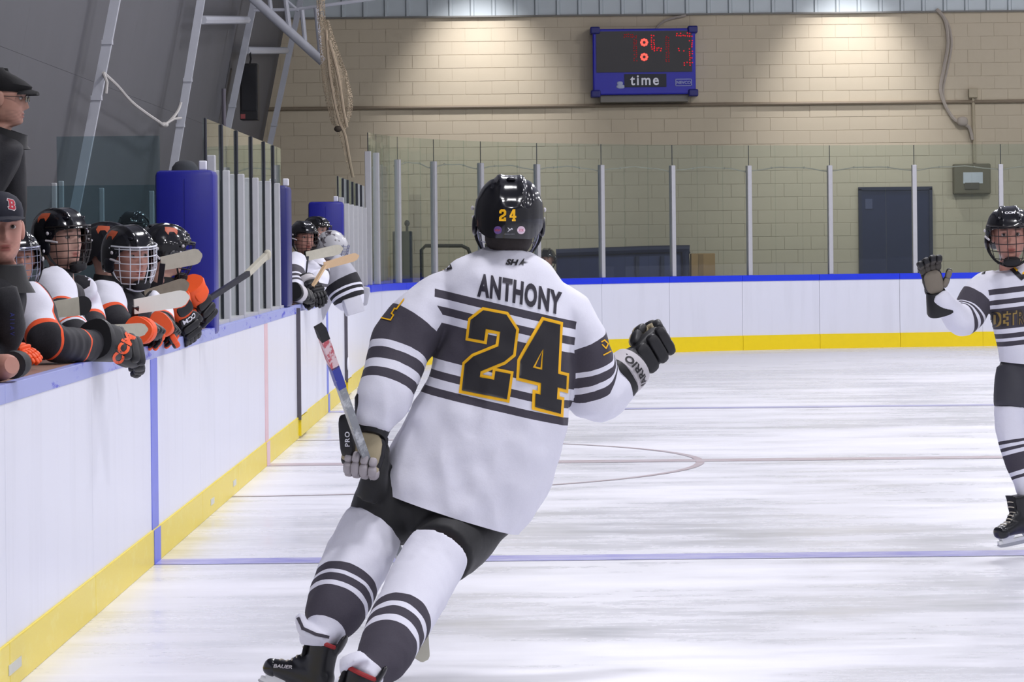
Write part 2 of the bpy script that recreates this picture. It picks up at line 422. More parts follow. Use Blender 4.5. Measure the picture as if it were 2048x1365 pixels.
# ================================================================== RINK BOARDS
boards = thing('wall_boards', 'white rink boards with yellow kick plate', None, (BX, 12, 0), kind='structure')
H = 1.07
ys = [7.0]+[7.16+2.44*k for k in range(1, 15)]; ys = [y for y in ys if y < 41.4]+[41.5]
for a, b in zip(ys[:-1], ys[1:]):
    q = G(); q.box((BX-0.02, (a+b)/2, 0.59), (0.02, (b-a)/2-0.002, 0.42)); q.build('board_panel', M_BOARD, boards, smooth=False)
    q = G(); q.box((BX-0.012, (a+b)/2, 0.085), (0.022, (b-a)/2-0.002, 0.085), bev=0.004); q.build('kick_plate', M_KICK, boards, smooth=False)
    q = G(); q.box((BX-0.018, (a+b)/2, 1.037), (0.021, (b-a)/2-0.0015, 0.034), bev=0.003); q.build('cap_strip', M_STRIP if a < 34 else M_CAP, boards, smooth=False)
q = G(); q.box((BX-0.165, 24.2, 1.045), (0.125, 17.2, 0.025)); q.build('ledge', M_LEDGE, boards, smooth=False)
q = G(); q.box((BX-0.20, 24.2, 0.51), (0.02, 17.2, 0.50)); q.build('back_panel', M_RUBBER, boards, smooth=False)
def board_stripe(name, y, rgb, amt, w_=0.30, z1=1.0):
    q = G(); q.box((BX+0.0015, y, (0.17+z1)/2), (0.0015, w_/2, (z1-0.17)/2)); q.build(name, mat(name+'_paint', rgb, 0.35, var=amt), boards, smooth=False)
    q = G(); q.box((BX+0.0115, y, 0.085), (0.0012, w_/2, 0.083)); q.build(name, mat(name+'_paint', rgb, 0.35), boards, smooth=False)
board_stripe('blue_board_stripe', 16.93, (92, 106, 218), 0.15); board_stripe('red_board_stripe', 24.4, (226, 188, 196), 0.1); board_stripe('far_blue_board_stripe', 32.15, (92, 112, 216), 0.1, 0.28)
for y, L in ((12.15, 0.30), (19.95, 0.22), (21.5, 0.22)):       # slots in the kick plate
    q = G(); q.box((BX+0.011, y, 0.075), (0.002, L/2, 0.018)); q.build('kick_plate_slot', mat('slot_liner', (206, 206, 196), 0.5), boards, smooth=False)
# curved corner and end boards in 1.2 m panels
corner = [(CXC-RC*math.cos(a), CYC+RC*math.sin(a)) for a in np.linspace(0, math.pi/2, 12)]+[(6.7+2.44*k, BY) for k in range(1, 5)]
def curved(name, z0, z1, out, th, m, path, sub=4):
    for (x0, y0), (x1, y1) in zip(path[:-1], path[1:]):
        inner = []; outer = []
        for k in range(sub+1):
            t_ = k/sub; x = x0+(x1-x0)*t_; y = y0+(y1-y0)*t_
            if y1 > CYC and x1 <= CXC+0.01:
                a0 = math.atan2(y0-CYC, CXC-x0); a1 = math.atan2(y1-CYC, CXC-x1); a = a0+(a1-a0)*(0.002+0.996*t_)
                nx, ny = -math.cos(a), math.sin(a); x, y = CXC+RC*nx, CYC+RC*ny
            else: nx, ny = 0, 1
            inner.append((x-nx*out, y-ny*out)); outer.append((x+nx*th, y+ny*th))
        q = G()
        for z in (z0, z1): q.v += [(p[0], p[1], z) for p in inner]+[(p[0], p[1], z) for p in outer]
        k = sub+1; N = 2*k
        for i in range(sub): q.f += [(i, i+1, N+i+1, N+i), (k+i, N+k+i, N+k+i+1, k+i+1), (N+i, N+i+1, N+k+i+1, N+k+i), (i, k+i, k+i+1, i+1)]
        q.f += [(0, N, N+k, k), (sub, k+sub, N+k+sub, N+sub)]
        q.build(name, m, boards, smooth=True, angle=30)
curved('board_panel', 0.20, 0.99, 0.0, 0.05, M_BOARD, corner); curved('kick_plate', 0.0, 0.21, 0.012, 0.05, M_KICKF, corner); curved('cap_rail', 0.985, 1.07, 0.01, 0.12, M_CAP, corner)
# right-hand boards far outside the picture close the rink
q = G(); q.box((RX+0.05, 18, 0.535), (0.05, 26, 0.535)); q.build('far_side_boards', M_BOARD, boards, smooth=False)
# bench doors: leaves standing slightly proud with a dark steel edge towards the camera
for i, (y, L, dz) in enumerate(((27.75, 0.9, 1.0), (35.3, 0.9, 0.98))):
    d = thing('door_%d' % (i+1), 'white bench door leaf with dark steel edge', None, (BX, y, 0), kind='structure')
    q = G(); q.box((BX+0.013, y+L/2+0.02, 0.60), (0.012, L/2, 0.42)); q.build('door_leaf', M_BOARD, d, smooth=False)
    q = G(); q.box((BX+0.013, y+L/2+0.02, 0.095), (0.017, L/2, 0.075)); q.build('kick_plate', M_KICK, d, smooth=False)
    q = G(); q.box((BX+0.016, y, (0.14+dz)/2+0.03), (0.016, 0.02, (dz-0.14)/2+0.02)); q.build('steel_edge', M_DARK, d, smooth=False)
    if i == 1:
        q = G(); q.ell((BX+0.035, y-0.03, 0.34), (0.012, 0.02, 0.07)); q.build('hinge_pin', M_WHITE, d)

# ================================================================== GLASS AND POSTS
def pane_box(name, a, b, z0, z1, m, parent, th=0.012):
    q = G(); q.bar((a[0], a[1], (z0+z1)/2), (b[0], b[1], (z0+z1)/2), th, z1-z0); return q.build(name, m, parent, smooth=False)
def post(name, x, y, z0, z1, parent, wx=0.05, wy=0.06, m=None, rot=0.0):
    q = G(); q.box((x, y, (z0+z1)/2), (wx/2, wy/2, (z1-z0)/2), rotm('Z', rot), bev=0.006); return q.build(name, m or M_ALU, parent, smooth=False)
GX = -1.885
gl1 = thing('glass_screen', 'low clear glass screen on aluminium posts between the two blue bench pads', 'glass screen', (GX, 20.6, 1.07))
py = [20.62, 21.75, 22.9, 24.15, 25.35, 26.3, 27.2]
for k, (a, b) in enumerate(zip(py[:-1], py[1:])):
    pane_box('glass_pane', (GX, a+0.015), (GX, b-0.015), 1.07, 2.32, M_GLASS, gl1)
    post('gasket', GX+0.012, a, 1.07, 2.32, gl1, 0.016, 0.03, M_GASKET)
    if k: post('post', GX+0.035, a+0.02, 1.07, 2.03, gl1, 0.045, 0.07); post('post', GX-0.035, a-0.03, 1.07, 2.0, gl1, 0.04, 0.06)
post('post', GX+0.03, 20.8, 1.07, 2.10, gl1, 0.05, 0.08)
q = G(); q.box((GX, 23.9, 1.08), (0.05, 3.3, 0.012)); q.build('sill', M_ALU, gl1, smooth=False)
rod = G(); rod.tube([(GX-0.02, 22.3, 1.08), (GX-0.02, 22.3, 2.57)], 0.013, 8); o = rod.build('flag_rod', M_DARK, gl1)
gl2 = thing('glass_screen', 'low glass screen crowded with posts beyond the farthest blue pad', 'glass screen', (GX, 35.6, 1.07))
py = [35.6, 36.7, 37.75, 38.8, 39.85, 40.9, 41.9]
for k, (a, b) in enumerate(zip(py[:-1], py[1:])):
    pane_box('glass_pane', (GX, a+0.015), (GX, b-0.015), 1.07, 2.27, M_GLASS, gl2)
    post('gasket', GX+0.012, a, 1.07, 2.27, gl2, 0.016, 0.03, M_GASKET)
    post('post', GX+0.04, a+0.04, 1.07, 2.0 if k else 2.05, gl2, 0.06, 0.09); post('post', GX-0.03, a+0.3, 1.07, 1.98, gl2, 0.05, 0.07)
glE = thing('end_glass', 'tall clear glass on slim posts around the far end of the rink', 'glass screen', (2.0, 48.7, 1.07))
def end_pt(s, r=RC+0.05):
    a = s/RC
    if a < 0: return (CXC-r, CYC+s), 0.0
    if a <= math.pi/2: return (CXC-r*math.cos(a), CYC+r*math.sin(a)), -a
    return (CXC+(s-RC*math.pi/2), CYC+r), -math.pi/2
S = [0.5, 1.2]+[2.30+1.26*k for k in range(0, 17)]
S = [s for s in S]
for k, s in enumerate(S):
    (x, y), r = end_pt(s); post('post', x, y, 1.07, 2.64 if k > 1 else 2.7, glE, 0.075, 0.065, None, r)
    if k+1 < len(S):
        n_ = 3; P = [end_pt(s+(S[k+1]-s)*j/n_)[0] for j in range(n_+1)]
        q = G()
        for a, b in zip(P[:-1], P[1:]):
            q.bar((a[0], a[1], 2.0), (b[0], b[1], 2.0), 0.012, 1.86)
        q.build('glass_pane', M_GLASS, glE, smooth=False)
        ax, ay = P[0]; post('gasket', ax, ay, 2.6, 2.93, glE, 0.012, 0.012, M_GASKET, r)
    # sagging tie cable to the next post
    if 1 < k < 13:
        a = Vector(end_pt(s, RC+0.10)[0]+(2.555,)); b = Vector(end_pt(S[k+1], RC+0.10)[0]+(2.555,))
        pts = [a.lerp(b, t_)+Vector((0, 0, 0.06*math.sin(math.pi*t_)+0.006*math.sin(17*t_+k))) for t_ in np.linspace(0, 1, 11)]
        q = G(); q.tube(pts, 0.009, 6)
        for t_ in (3, 7): q.ell(pts[t_], (0.016, 0.016, 0.016), None, 1, 6, 5)
        q.build('tie_cable', M_CABLE, glE)
# blue pads at the ends of the benches
def pad(name, x0, x1, y0, y1, z0, z1, m, label):
    o = thing(name, label, 'pad', ((x0+x1)/2, y0, z0))
    q = G(); q.box(((x0+x1)/2, (y0+y1)/2, (z0+z1)/2), ((x1-x0)/2, (y1-y0)/2, (z1-z0)/2), bev=0.03); q.build('cushion', m, o)
    q = G(); q.box(((x0+x1)/2, y0+0.004, (z0+z1)/2), (0.003, 0.006, (z1-z0)/2-0.05)); q.build('seam', m, o, smooth=False)
    q = G(); q.box((x0+(x1-x0)*0.78, (y0+y1)/2, z1+0.03), (0.022, 0.03, 0.028), bev=0.006); q.build('strap_end', M_WHITE, o, smooth=False)
    return o
pad('wall_pad', -2.145, -1.795, 20.3, 20.55, 1.02, 2.0, M_PAD, 'large blue vinyl pad beside the orange team bench')
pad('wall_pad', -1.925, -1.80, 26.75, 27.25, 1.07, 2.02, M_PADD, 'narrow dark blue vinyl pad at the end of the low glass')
pad('wall_pad', -2.155, -1.80, 35.15, 35.4, 1.0, 2.0, M_PAD, 'distant blue vinyl pad behind the goalkeeper on the far bench')
# glass behind and across the benches
gd = thing('bench_glass', 'dim glass panel dividing the orange bench from the penalty box', 'glass screen', (-2.6, 20.75, 0.15))
pane_box('glass_pane', (-2.78, 20.75), (-2.16, 20.75), 1.0, 2.22, M_GLASSD, gd)
gb = thing('bench_glass', 'low glass behind the bench on thin pale posts', 'glass screen', (-3.4, 22, 0.15))
pane_box('glass_pane', (at(40, 370, 21.6).x, 21.6), (at(318, 370, 21.6).x, 21.6), 0.9, at(200, 371, 21.6).z, M_GLASSD, gb)
for px_, D, yt in ((108, 22.0, 366), (122, 22.3, 362), (203, 23.6, 376), (303, 24.0, 382)):
    p = at(px_, yt, D); post('post', p.x, p.y, 0.15, p.z, gb, 0.035, 0.04)
q = G(); q.box((-2.9, 27.5, 0.075), (1.0, 21, 0.075)); tag(q.build('floor_bench', M_RUBBER, None, smooth=False), kind='structure', label='rubber floor of the benches')
q = G(); q.box((10, 51.6, -0.03), (15, 1.55, 0.03)); tag(q.build('floor_end', M_RUBBER, None, smooth=False), kind='structure', label='rubber walkway behind the end boards')

# ================================================================== END WALL
WY = 53.0
wall = thing('wall_end', 'cream painted block wall behind the rink', None, (2, WY, 0), kind='structure')
q = G(); q.box((10, WY+0.096, 2.545), (16, 0.09, 2.545)); q.build('joint_backing', M_JOINT, wall, smooth=False)
BW, BH = 0.4064, 0.2032
bm_ = G(); bm_.box((0, 0, 0), (BW/2-0.003, 0.05, BH/2-0.003), bev=0.002).xf(Matrix()); proto = bm_.mesh('block'); proto.materials.append(M_BLOCK)
cells = []
for r in range(0, 25):
    z = (r+0.5)*BH
    if z+BH/2 > 5.09: break
    for c_ in range(-12, 62):
        x = (c_+0.5*(r % 2))*BW
        if x < -4.6 or x > 24.5: continue
        px_, py_ = pix((x, WY, z)); seen = 540 < px_ < 2060 and -10 < py_ < 560 and not (1715 < px_ < 1865 and py_ > 380)
        cells.append((0 if seen else 1, abs(px_-1420)/2.2+abs(py_-280), x, z))
cells.sort()
rest = G()
for k, (sn, _, x, z) in enumerate(cells):
    dy = random.uniform(-0.002, 0.002)
    if k < 300:
        o = bpy.data.objects.new('block', proto); o.location = (x, WY+0.05+dy, z); link(o, wall, Matrix.Translation((x, WY+0.05+dy, z)))
    else: rest.box((x, WY+0.05+dy, z), (BW/2-0.003, 0.05, BH/2-0.003))
tag(rest.build('block_field', M_BLOCK, wall, smooth=False), kind='stuff')
# ribbed metal siding above the blocks
for k in range(-5, 26):
    q = G(); x0 = k*0.99; prof = []
    for j in range(3):
        b = x0+j*0.33; prof += [(b, 0.0), (b+0.255, 0.0), (b+0.275, -0.035), (b+0.31, -0.035), (b+0.33, 0.0)]
    prof = [p for i, p in enumerate(prof) if i == 0 or p != prof[i-1]]; n = len(prof)
    q.v = [(x, WY-0.02+y, z) for z in (5.06, 8.6) for x, y in prof]; q.f = [(i, i+1, n+i+1, n+i) for i in range(n-1)]
    q.build('siding_panel', M_SIDING, wall, smooth=False)
q = G(); q.box((10, WY-0.03, 5.055), (15, 0.03, 0.012)); q.build('drip_flashing', mat('flashing', (120, 118, 112), 0.6), wall, smooth=False)
q = G(); q.tube([(-4.2, WY-0.03, 3.665), (24, WY-0.03, 3.665)], 0.028, 8); tag(q.build('wall_conduit', M_CONDUIT), 'thin brown pipe running along the whole block wall below the scoreboard', 'pipe')
# navy door
d = thing('door_3', 'navy steel door in the end wall', None, (5.8, WY, 0), kind='structure')
a = at(1722, 385, WY); b = at(1858, 385, WY)
q = G(); q.box(((a.x+b.x)/2, WY-0.02, 1.16), ((b.x-a.x)/2, 0.02, 1.16)); q.build('door_leaf', M_NAVYD, d, smooth=False)
q = G()
for x in (a.x-0.02, b.x+0.02): q.box((x, WY-0.03, 1.17), (0.025, 0.035, 1.17))
q.box(((a.x+b.x)/2, WY-0.03, 2.345), ((b.x-a.x)/2+0.045, 0.035, 0.025)); q.build('door_frame', mat('door_frame_navy', (30, 34, 58), 0.5), d, smooth=False)
p = at(1737, 408, WY); q = G(); q.box((p.x, WY-0.045, p.z), (0.055, 0.004, 0.075)); q.build('notice', mat('door_notice', (72, 76, 104), 0.6), d, smooth=False)
# ================================================================== SIDE WALL, RIBS AND ROOF
def lwx(z): return -4.19+0.2*(z-1.9)
wl = thing('wall_left', 'grey inward leaning liner wall', None, (-4.4, 30, 0), kind='structure')
for k in range(-3, 8):
    y0, y1 = 31+7.1*(k-1)/1.0*0.5, 31+7.1*k*0.5
    for z0, z1 in ((0, 3.1), (3.1, 6.2), (6.2, 9.0)):
        if y0 > 53: continue
        y1_ = min(y1, 53.0); q = G(); t_ = 0.0
        q.add([(lwx(z)-t_, y, z) for z in (z0, z1-0.002) for y in (y0, y1_-0.0015)]+[(lwx(z)-0.1, y, z) for z in (z0, z1-0.002) for y in (y0, y1_-0.0015)],
              [(0, 1, 3, 2), (4, 6, 7, 5), (0, 4, 5, 1), (2, 3, 7, 6), (0, 2, 6, 4), (1, 5, 7, 3)]); q.build('liner_panel', M_GREYWALL, wl, smooth=False)
q = G(); q.box((-4.9, 8, 4.5), (0.1, 12.4, 4.5)); q.build('near_liner', M_GREYWALL, wl, smooth=False)
ribn = ('nearest', 'second', 'third', 'farthest')
for i, (y, xa, xb) in enumerate(((31.0, (150, 420), (231, 0)), (38.1, (333, 420), (402, 0)), (45.2, (437, 345), (509, 0)), (52.3, (528, 345), (598, 15)))):
    a = at(xa[0], xa[1], y); b = at(xb[0], xb[1], y); dirv = (b-a)/(b.z-a.z); lo = a-dirv*(a.z-0.15); hi = a+dirv*(8.6-a.z)
    r = thing('steel_rib', ribn[i]+' white steel rib leaning along the grey side wall', 'beam', lo)
    q = G(); q.bar(lo, hi, 0.075, 0.085, (1, 0, 0)); q.build('rib_tube', M_STEEL, r, smooth=False)
    q = G(); q.box(lo+Vector((0, 0, 0.01)), (0.12, 0.12, 0.012)); q.build('foot_plate', M_STEEL, r, smooth=False)
    for z in (2.9, 3.4):
        c_ = a+dirv*(z-a.z); q = G(); q.box(c_, (0.047, 0.052, 0.02)); q.build('collar', M_STEEL, r, smooth=False)
def purlin(name, a, b, r, label):
    q = G(); q.tube([a, b], r, 8); return tag(q.build(name, M_STEEL), label, 'beam')
purlin('wall_purlin', at(405, 40, 38.6), at(494, 40, 44.9), 0.05, 'upper white cross bar between the second and third ribs')
purlin('wall_purlin', at(492, 101, 45.3), at(572, 101, 52.0), 0.05, 'white cross bar above the black loudspeaker')
# loudspeaker
sp = thing('loudspeaker', 'tall black loudspeaker hanging on the grey wall between white ribs', 'loudspeaker', at(498, 240, 45.4))
a = at(479, 127, 45.4); b = at(516, 240, 45.4)
q = G(); q.box(((a.x+b.x)/2, 45.55, (a.z+b.z)/2), ((b.x-a.x)/2, 0.15, (a.z-b.z)/2), bev=0.012); q.build('cabinet', M_BLACK, sp, smooth=False)
q = G(); q.box(((a.x+b.x)/2, 45.395, (a.z+b.z)/2+0.04), ((b.x-a.x)/2-0.02, 0.008, (a.z-b.z)/2-0.08), bev=0.004); q.build('grille', mat('speaker_grille', (30, 30, 34), 0.8), sp, smooth=False)
c_ = at(486, 233, 45.39); q = G(); q.box((c_.x, 45.385, c_.z), (0.03, 0.006, 0.03)); q.build('badge', mat('red_badge', (150, 70, 70), 0.5), sp, smooth=False)
q = G(); q.tube([at(500, 127, 45.5), at(502, 118, 45.5), at(500, 104, 45.5)], 0.012, 6); q.build('hook', M_BLACK, sp)
# rope between ribs
pts = [at(*p) for p in ((207, 146, 30.85), (235, 172, 32), (262, 203, 33.5), (290, 225, 35), (318, 244, 36.3), (328, 250, 36.8), (342, 240, 37.4), (356, 222, 37.9), (362, 205, 38.0))]
q = G(); q.tube(pts, 0.016, 6, sm=3); q.tube([at(207, 146, 30.8), at(214, 165, 30.8), at(212, 187, 30.8)], 0.014, 6); q.tube([at(328, 250, 36.8), at(348, 238, 37.5), at(362, 236, 38.0)], 0.014, 6)
q.ell(at(328, 250, 36.8), (0.05, 0.04, 0.03)); tag(q.build('rope', mat('pale_rope', (196, 192, 188), 0.8)), 'pale rope sagging between two ribs of the grey wall', 'rope')
# roof truss in the corner
tr = thing('roof_truss', 'white tubular roof truss in the top corner by the end wall', 'truss', at(640, 130, 44.0))
D = 44.0
q = G(); q.tube([at(452, -52, D), at(646, 124, D)], 0.062, 10); q.build('main_tube', M_STEEL, tr)
for a, b, r in (((526, -110), (542, 24), 0.03), ((558, -110), (578, 54), 0.035), ((604, 20), (610, 82), 0.03), ((632, 16), (641, 112), 0.03), ((440, -120), (597, 22), 0.018)):
    q = G(); q.tube([at(a[0], a[1], D), at(b[0], b[1], D)], r, 8); q.build('strut', M_STEEL, tr)
q = G(); q.tube([at(508, 20, D), at(590, 19, D), at(1100, -50, D)], 0.022, 8); q.build('tie_tube', M_STEEL, tr)
# gathered safety net
def net_mat():
    t = NT('tan_net'); t.b.inputs['Roughness'].default_value = 0.9; t.b.inputs['Base Color'].default_value = lin((190, 172, 146))
    nz = t.noise(90, 2, 0.6); t.l(t.math('GREATER_THAN', nz, 0.52), t.b.inputs['Alpha']); return t.m
nt = thing('safety_net', 'gathered tan safety net hanging in the corner of the rink', 'net', at(705, 350, 43.6))
M_NET = net_mat()
for nm, rows in (('gathered_net', [(640, -160, 8), (641, -20, 8), (645, 60, 8), (652, 130, 10), (662, 190, 12), (674, 240, 13), (686, 275, 6), (695, 315, 5), (704, 352, 4)]),
                 ('loose_net', [(652, 40, 5), (664, 90, 9), (680, 150, 14), (691, 215, 13), (688, 262, 3)])):
    R = []; rr = catmull(rows, 6)
    for i, (x, y, hw) in enumerate(rr):
        c_ = at(x, y, 43.6); hw = hw*43.6/F
        R.append([c_+Vector((hw*math.cos(a)*(1+0.18*math.sin(5*a+i*0.5)), hw*0.7*math.sin(a)*(1+0.3*math.sin(4*a+i*0.3)), 0)) for a in np.linspace(0, 2*math.pi, 20, endpoint=False)])
    q = G(); q.rings(R, False); q.build(nm, M_NET, nt)
q = G()
for P in (((652, 60), (660, 150), (676, 235), (690, 270), (699, 320), (706, 355)), ((658, 80), (676, 150), (687, 220), (694, 255))):
    q.tube([at(x, y, 43.3) for x, y in P], 0.018, 6, sm=4)
q.build('draw_cord', mat('net_cord', (182, 164, 140), 0.9), nt)
q = G(); q.ell(at(676, 258, 43.3), (0.05, 0.05, 0.04)); q.build('knot', mat('net_knot', (70, 60, 50), 0.9), nt)
# ceiling with the lamps in it
q = G(); q.box((10.5, 22, 8.75), (15, 32, 0.1)); tag(q.build('ceiling', M_CEIL, None, smooth=False), kind='structure', label='liner of the rink roof')
# ================================================================== SCOREBOARD AND WALL FITTINGS
M_SBLUE = mat('scoreboard_blue', (24, 24, 168), 0.35, var=0.05); M_SFACE = mat('scoreboard_face', (26, 22, 26), 0.3, var=0.05); M_SNAVY = mat('scoreboard_navy', (24, 26, 110), 0.4)
def led_mat(name, rgb, s): return mat(name, (60, 10, 14), 0.5, emit=rgb, es=s)
M_LED = led_mat('led_red', (235, 24, 40), 0.75); M_LEDD = led_mat('led_red_dim', (190, 24, 34), 0.30); M_LEDB = led_mat('led_bright', (255, 70, 60), 2.2)
sb = thing('scoreboard', 'blue scoreboard with red digits showing seven forty-three', 'scoreboard', at(1288, 190, WY-0.35))
DS = WY-0.36
a = at(1185, 58, DS); b = at(1392, 188, DS); cx_, cz_ = (a.x+b.x)/2, (a.z+b.z)/2; hx, hz = (b.x-a.x)/2, (a.z-b.z)/2
q = G(); q.box((cx_, DS+0.19, cz_), (hx, 0.165, hz), bev=0.02); q.build('cabinet', M_SBLUE, sb, smooth=False)
q = G(); q.box((cx_, DS+0.02, cz_+hz*0.30), (hx*0.93, 0.012, hz*0.62)); q.build('display_face', M_SFACE, sb, smooth=False)
for sx in (-1, 1):
    for sz in (-1, 1):
        q = G(); q.box((cx_+sx*hx*0.95, DS+0.15, cz_+sz*hz*0.96), (0.075, 0.17, 0.055), bev=0.02); q.build('corner_cap', M_SNAVY, sb, smooth=False)
q = G(); q.box((cx_, DS+0.22, cz_-hz-0.055), (hx*0.86, 0.12, 0.055), bev=0.01); q.build('mounting_bracket', mat('bracket_grey', (122, 118, 110), 0.6), sb, smooth=False)
def sbp(zx, zy): # position measured on the enlarged picture of the scoreboard
    return at(1160+zx/5.688, 30+zy/5.688, DS)
dot = G(); dot.ell((0, 0, 0), (0.011, 0.006, 0.011), None, 1, 6, 4)
def dots(name, m, segs, step=0.031, jit=0.006, keep=0.85, wide=2):
    q = G(); rnd = random.Random(len(name)*7+len(segs))
    for (x0, z0, x1, z1) in segs:
        A, B = sbp(x0, z0), sbp(x1, z1); n = max(1, int((B-A).length/step)); side = (B-A).normalized().cross(Vector((0, 1, 0)))
        for i in range(n+1):
            for k in range(wide):
                if rnd.random() > keep: continue
                p = A.lerp(B, i/n)+side*(k-(wide-1)/2)*0.036+Vector((rnd.uniform(-jit, jit), 0, rnd.uniform(-jit, jit)))
                q.add([Vector(v)+p+Vector((0, 0.004, 0)) for v in dot.v], dot.f)
    return tag(q.build(name, m, sb), kind='stuff')
dots('digit_seven', M_LEDD, [(505, 235, 600, 235), (625, 240, 630, 520)]); dots('digit_four', M_LED, [(825, 235, 830, 385), (850, 390, 920, 392)], keep=0.95); dots('digit_four_stem', M_LEDD, [(995, 240, 995, 530)])
dots('digit_three', M_LED, [(1100, 222, 1245, 222), (1262, 240, 1262, 540), (1190, 555, 1250, 555), (1125, 392, 1180, 392)], keep=0.8)
for zy in (312, 478):
    q = G(); c_ = sbp(730, zy)
    for k in range(8): q.ell(c_+Vector((0.042*math.cos(k*math.pi/4), 0.002, 0.042*math.sin(k*math.pi/4))), (0.02, 0.008, 0.02), None, 1, 8, 5)
    q.build('colon_dot', M_LEDB, sb)
q = G(); p = sbp(745, 745); q.box((p.x, DS+0.018, p.z), (0.32, 0.008, 0.10)); q.build('caption_panel', mat('caption_black', (22, 24, 40), 0.5), sb, smooth=False)
def flat_text(body, px_, py_, D, size_px, m, parent, name, bold=0.0, sx=1.0, shear=0.0, yoff=-0.004, space=1.0):
    v, f = text_geo(body, size_px*D/F, bold, sx, shear, space); c_ = at(px_, py_, D); q = G(); q.add([(c_.x+p.x, c_.y+yoff, c_.z+p.y) for p in v], f); return q.build(name, m, parent, smooth=False, fix=False)
flat_text('time', 1289, 160.5, DS+0.01, 20, M_WHITE, sb, 'caption_lettering', 0.02, 0.9, space=1.25)
q = G(); p = sbp(1180, 767)
for sx, sz, wx, wz in ((0, 0.05, 0.125, 0.006), (0, -0.05, 0.125, 0.006), (-0.12, 0, 0.006, 0.055), (0.12, 0, 0.006, 0.055)): q.box((p.x+sx, DS+0.018, p.z+sz), (wx, 0.004, wz))
q.build('maker_plate', mat('plate_grey', (150, 156, 200), 0.5), sb, smooth=False); flat_text('NEVCO', 1367.5, 165, DS+0.01, 6.5, mat('plate_grey', (150, 156, 200)), sb, 'maker_lettering', 0.03)
q = G(); p = sbp(455, 800); q.ell((p.x, DS+0.02, p.z+0.03), (0.045, 0.008, 0.03), None, 0.7, 10, 6); q.ell((p.x+0.01, DS+0.02, p.z-0.02), (0.065, 0.008, 0.03), None, 0.7, 10, 6); q.build('emblem', mat('emblem_grey', (170, 178, 205), 0.5), sb)
q = G(); q.tube([at(1312, 58, WY-0.06), at(1325, 44, WY-0.05), at(1345, 36, WY-0.05), at(1372, 31, WY-0.05)], 0.018, 6, sm=4); q.build('power_cable', M_CABLE, sb)
q = G(); q.tube([at(*p) for p in ((1873, 18, WY-.06), (1890, 40, WY-.06), (1896, 85, WY-.06), (1888, 135, WY-.06), (1881, 175, WY-.06), (1888, 205, WY-.06), (1905, 235, WY-.06), (1922, 247, WY-.1), (1938, 255, WY-.06), (1945, 280, WY-.06))], 0.028, 6, sm=5)
q.tube([at(*p) for p in ((1878, 20, WY-.03), (1897, 50, WY-.03), (1903, 90, WY-.03), (1894, 140, WY-.03), (1886, 180, WY-.03), (1890, 210, WY-.03))], 0.02, 6, sm=5); q.ell(at(1925, 243, WY-.1), (0.085, 0.06, 0.075), None, 0.8)
tag(q.build('loose_cable', M_CABLE), 'grey cable looping down the block wall to a dark plug', 'cable')
eb = thing('wall_box', 'grey electrical box with white notice on the block wall near the right edge', 'box', at(1944, 390, WY-0.15))
a = at(1907, 328, WY-0.15); b = at(1982, 388, WY-0.15)
q = G(); q.box(((a.x+b.x)/2, WY-0.075, (a.z+b.z)/2), ((b.x-a.x)/2, 0.075, (a.z-b.z)/2), bev=0.02); q.build('housing', mat('box_olive', (112, 104, 82), 0.6), eb, smooth=False)
p = at(1946, 356, WY-0.155); q = G(); q.box((p.x, WY-0.156, p.z), (0.15, 0.004, 0.085)); q.build('notice', mat('notice_white', (205, 208, 212), 0.6), eb, smooth=False)
p = at(1944, 372, WY-0.155); q = G(); q.box((p.x, WY-0.16, p.z), (0.11, 0.012, 0.05)); q.build('cover_latch', mat('latch_dark', (90, 84, 70), 0.6), eb, smooth=False)
q = G(); q.tube([at(1946, 196, WY-0.03), at(1949, 326, WY-0.03)], 0.026, 8); q.build('riser_pipe', mat('riser_cream', (176, 164, 138), 0.6), eb)
q = G(); p = at(1945, 187, WY); q.box((p.x, WY-0.05, p.z), (0.07, 0.05, 0.07), bev=0.01); q.build('junction_box', mat('riser_cream', (176, 164, 138)), eb, smooth=False)
# things parked behind the end boards
cv = thing('covered_bench', 'long navy padded bench standing behind the end glass', 'bench', (1.6, 52.2, 0))
a = at(1112, 492, 52.2); b = at(1370, 492, 52.2)
q = G(); q.box(((a.x+b.x)/2, 52.35, 0.72), ((b.x-a.x)/2, 0.12, 0.72), bev=0.06); q.build('back_cushion', M_NAVY, cv)
q = G(); q.tube([(a.x, 52.2, 1.41), (b.x-0.1, 52.2, 1.45), (b.x, 52.2, 1.38), (b.x, 52.2, 0.9)], 0.06, 8, sm=3); q.build('top_roll', M_NAVYD, cv)
for px_ in (1275, 1325):
    p = at(px_, 500, 52.2); q = G(); q.box((p.x, 52.2, 0.75), (0.025, 0.03, 0.6)); q.build('strap', M_NAVYD, cv, smooth=False)
cb = thing('cardboard_box', 'brown cardboard box next to the navy bench behind the glass', 'box', (2.75, 52.2, 0))
a = at(1382, 500, 52.2); b = at(1430, 500, 52.2)
q = G(); q.box(((a.x+b.x)/2, 52.4, 0.69), ((b.x-a.x)/2, 0.2, 0.69), bev=0.01); q.build('carton', M_CARD, cb, smooth=False)
q = G(); q.box(((a.x+b.x)/2-0.03, 52.195, 0.69), (0.035, 0.004, 0.68)); q.build('flap_tape', mat('carton_tape', (150, 116, 70), 0.6), cb, smooth=False)
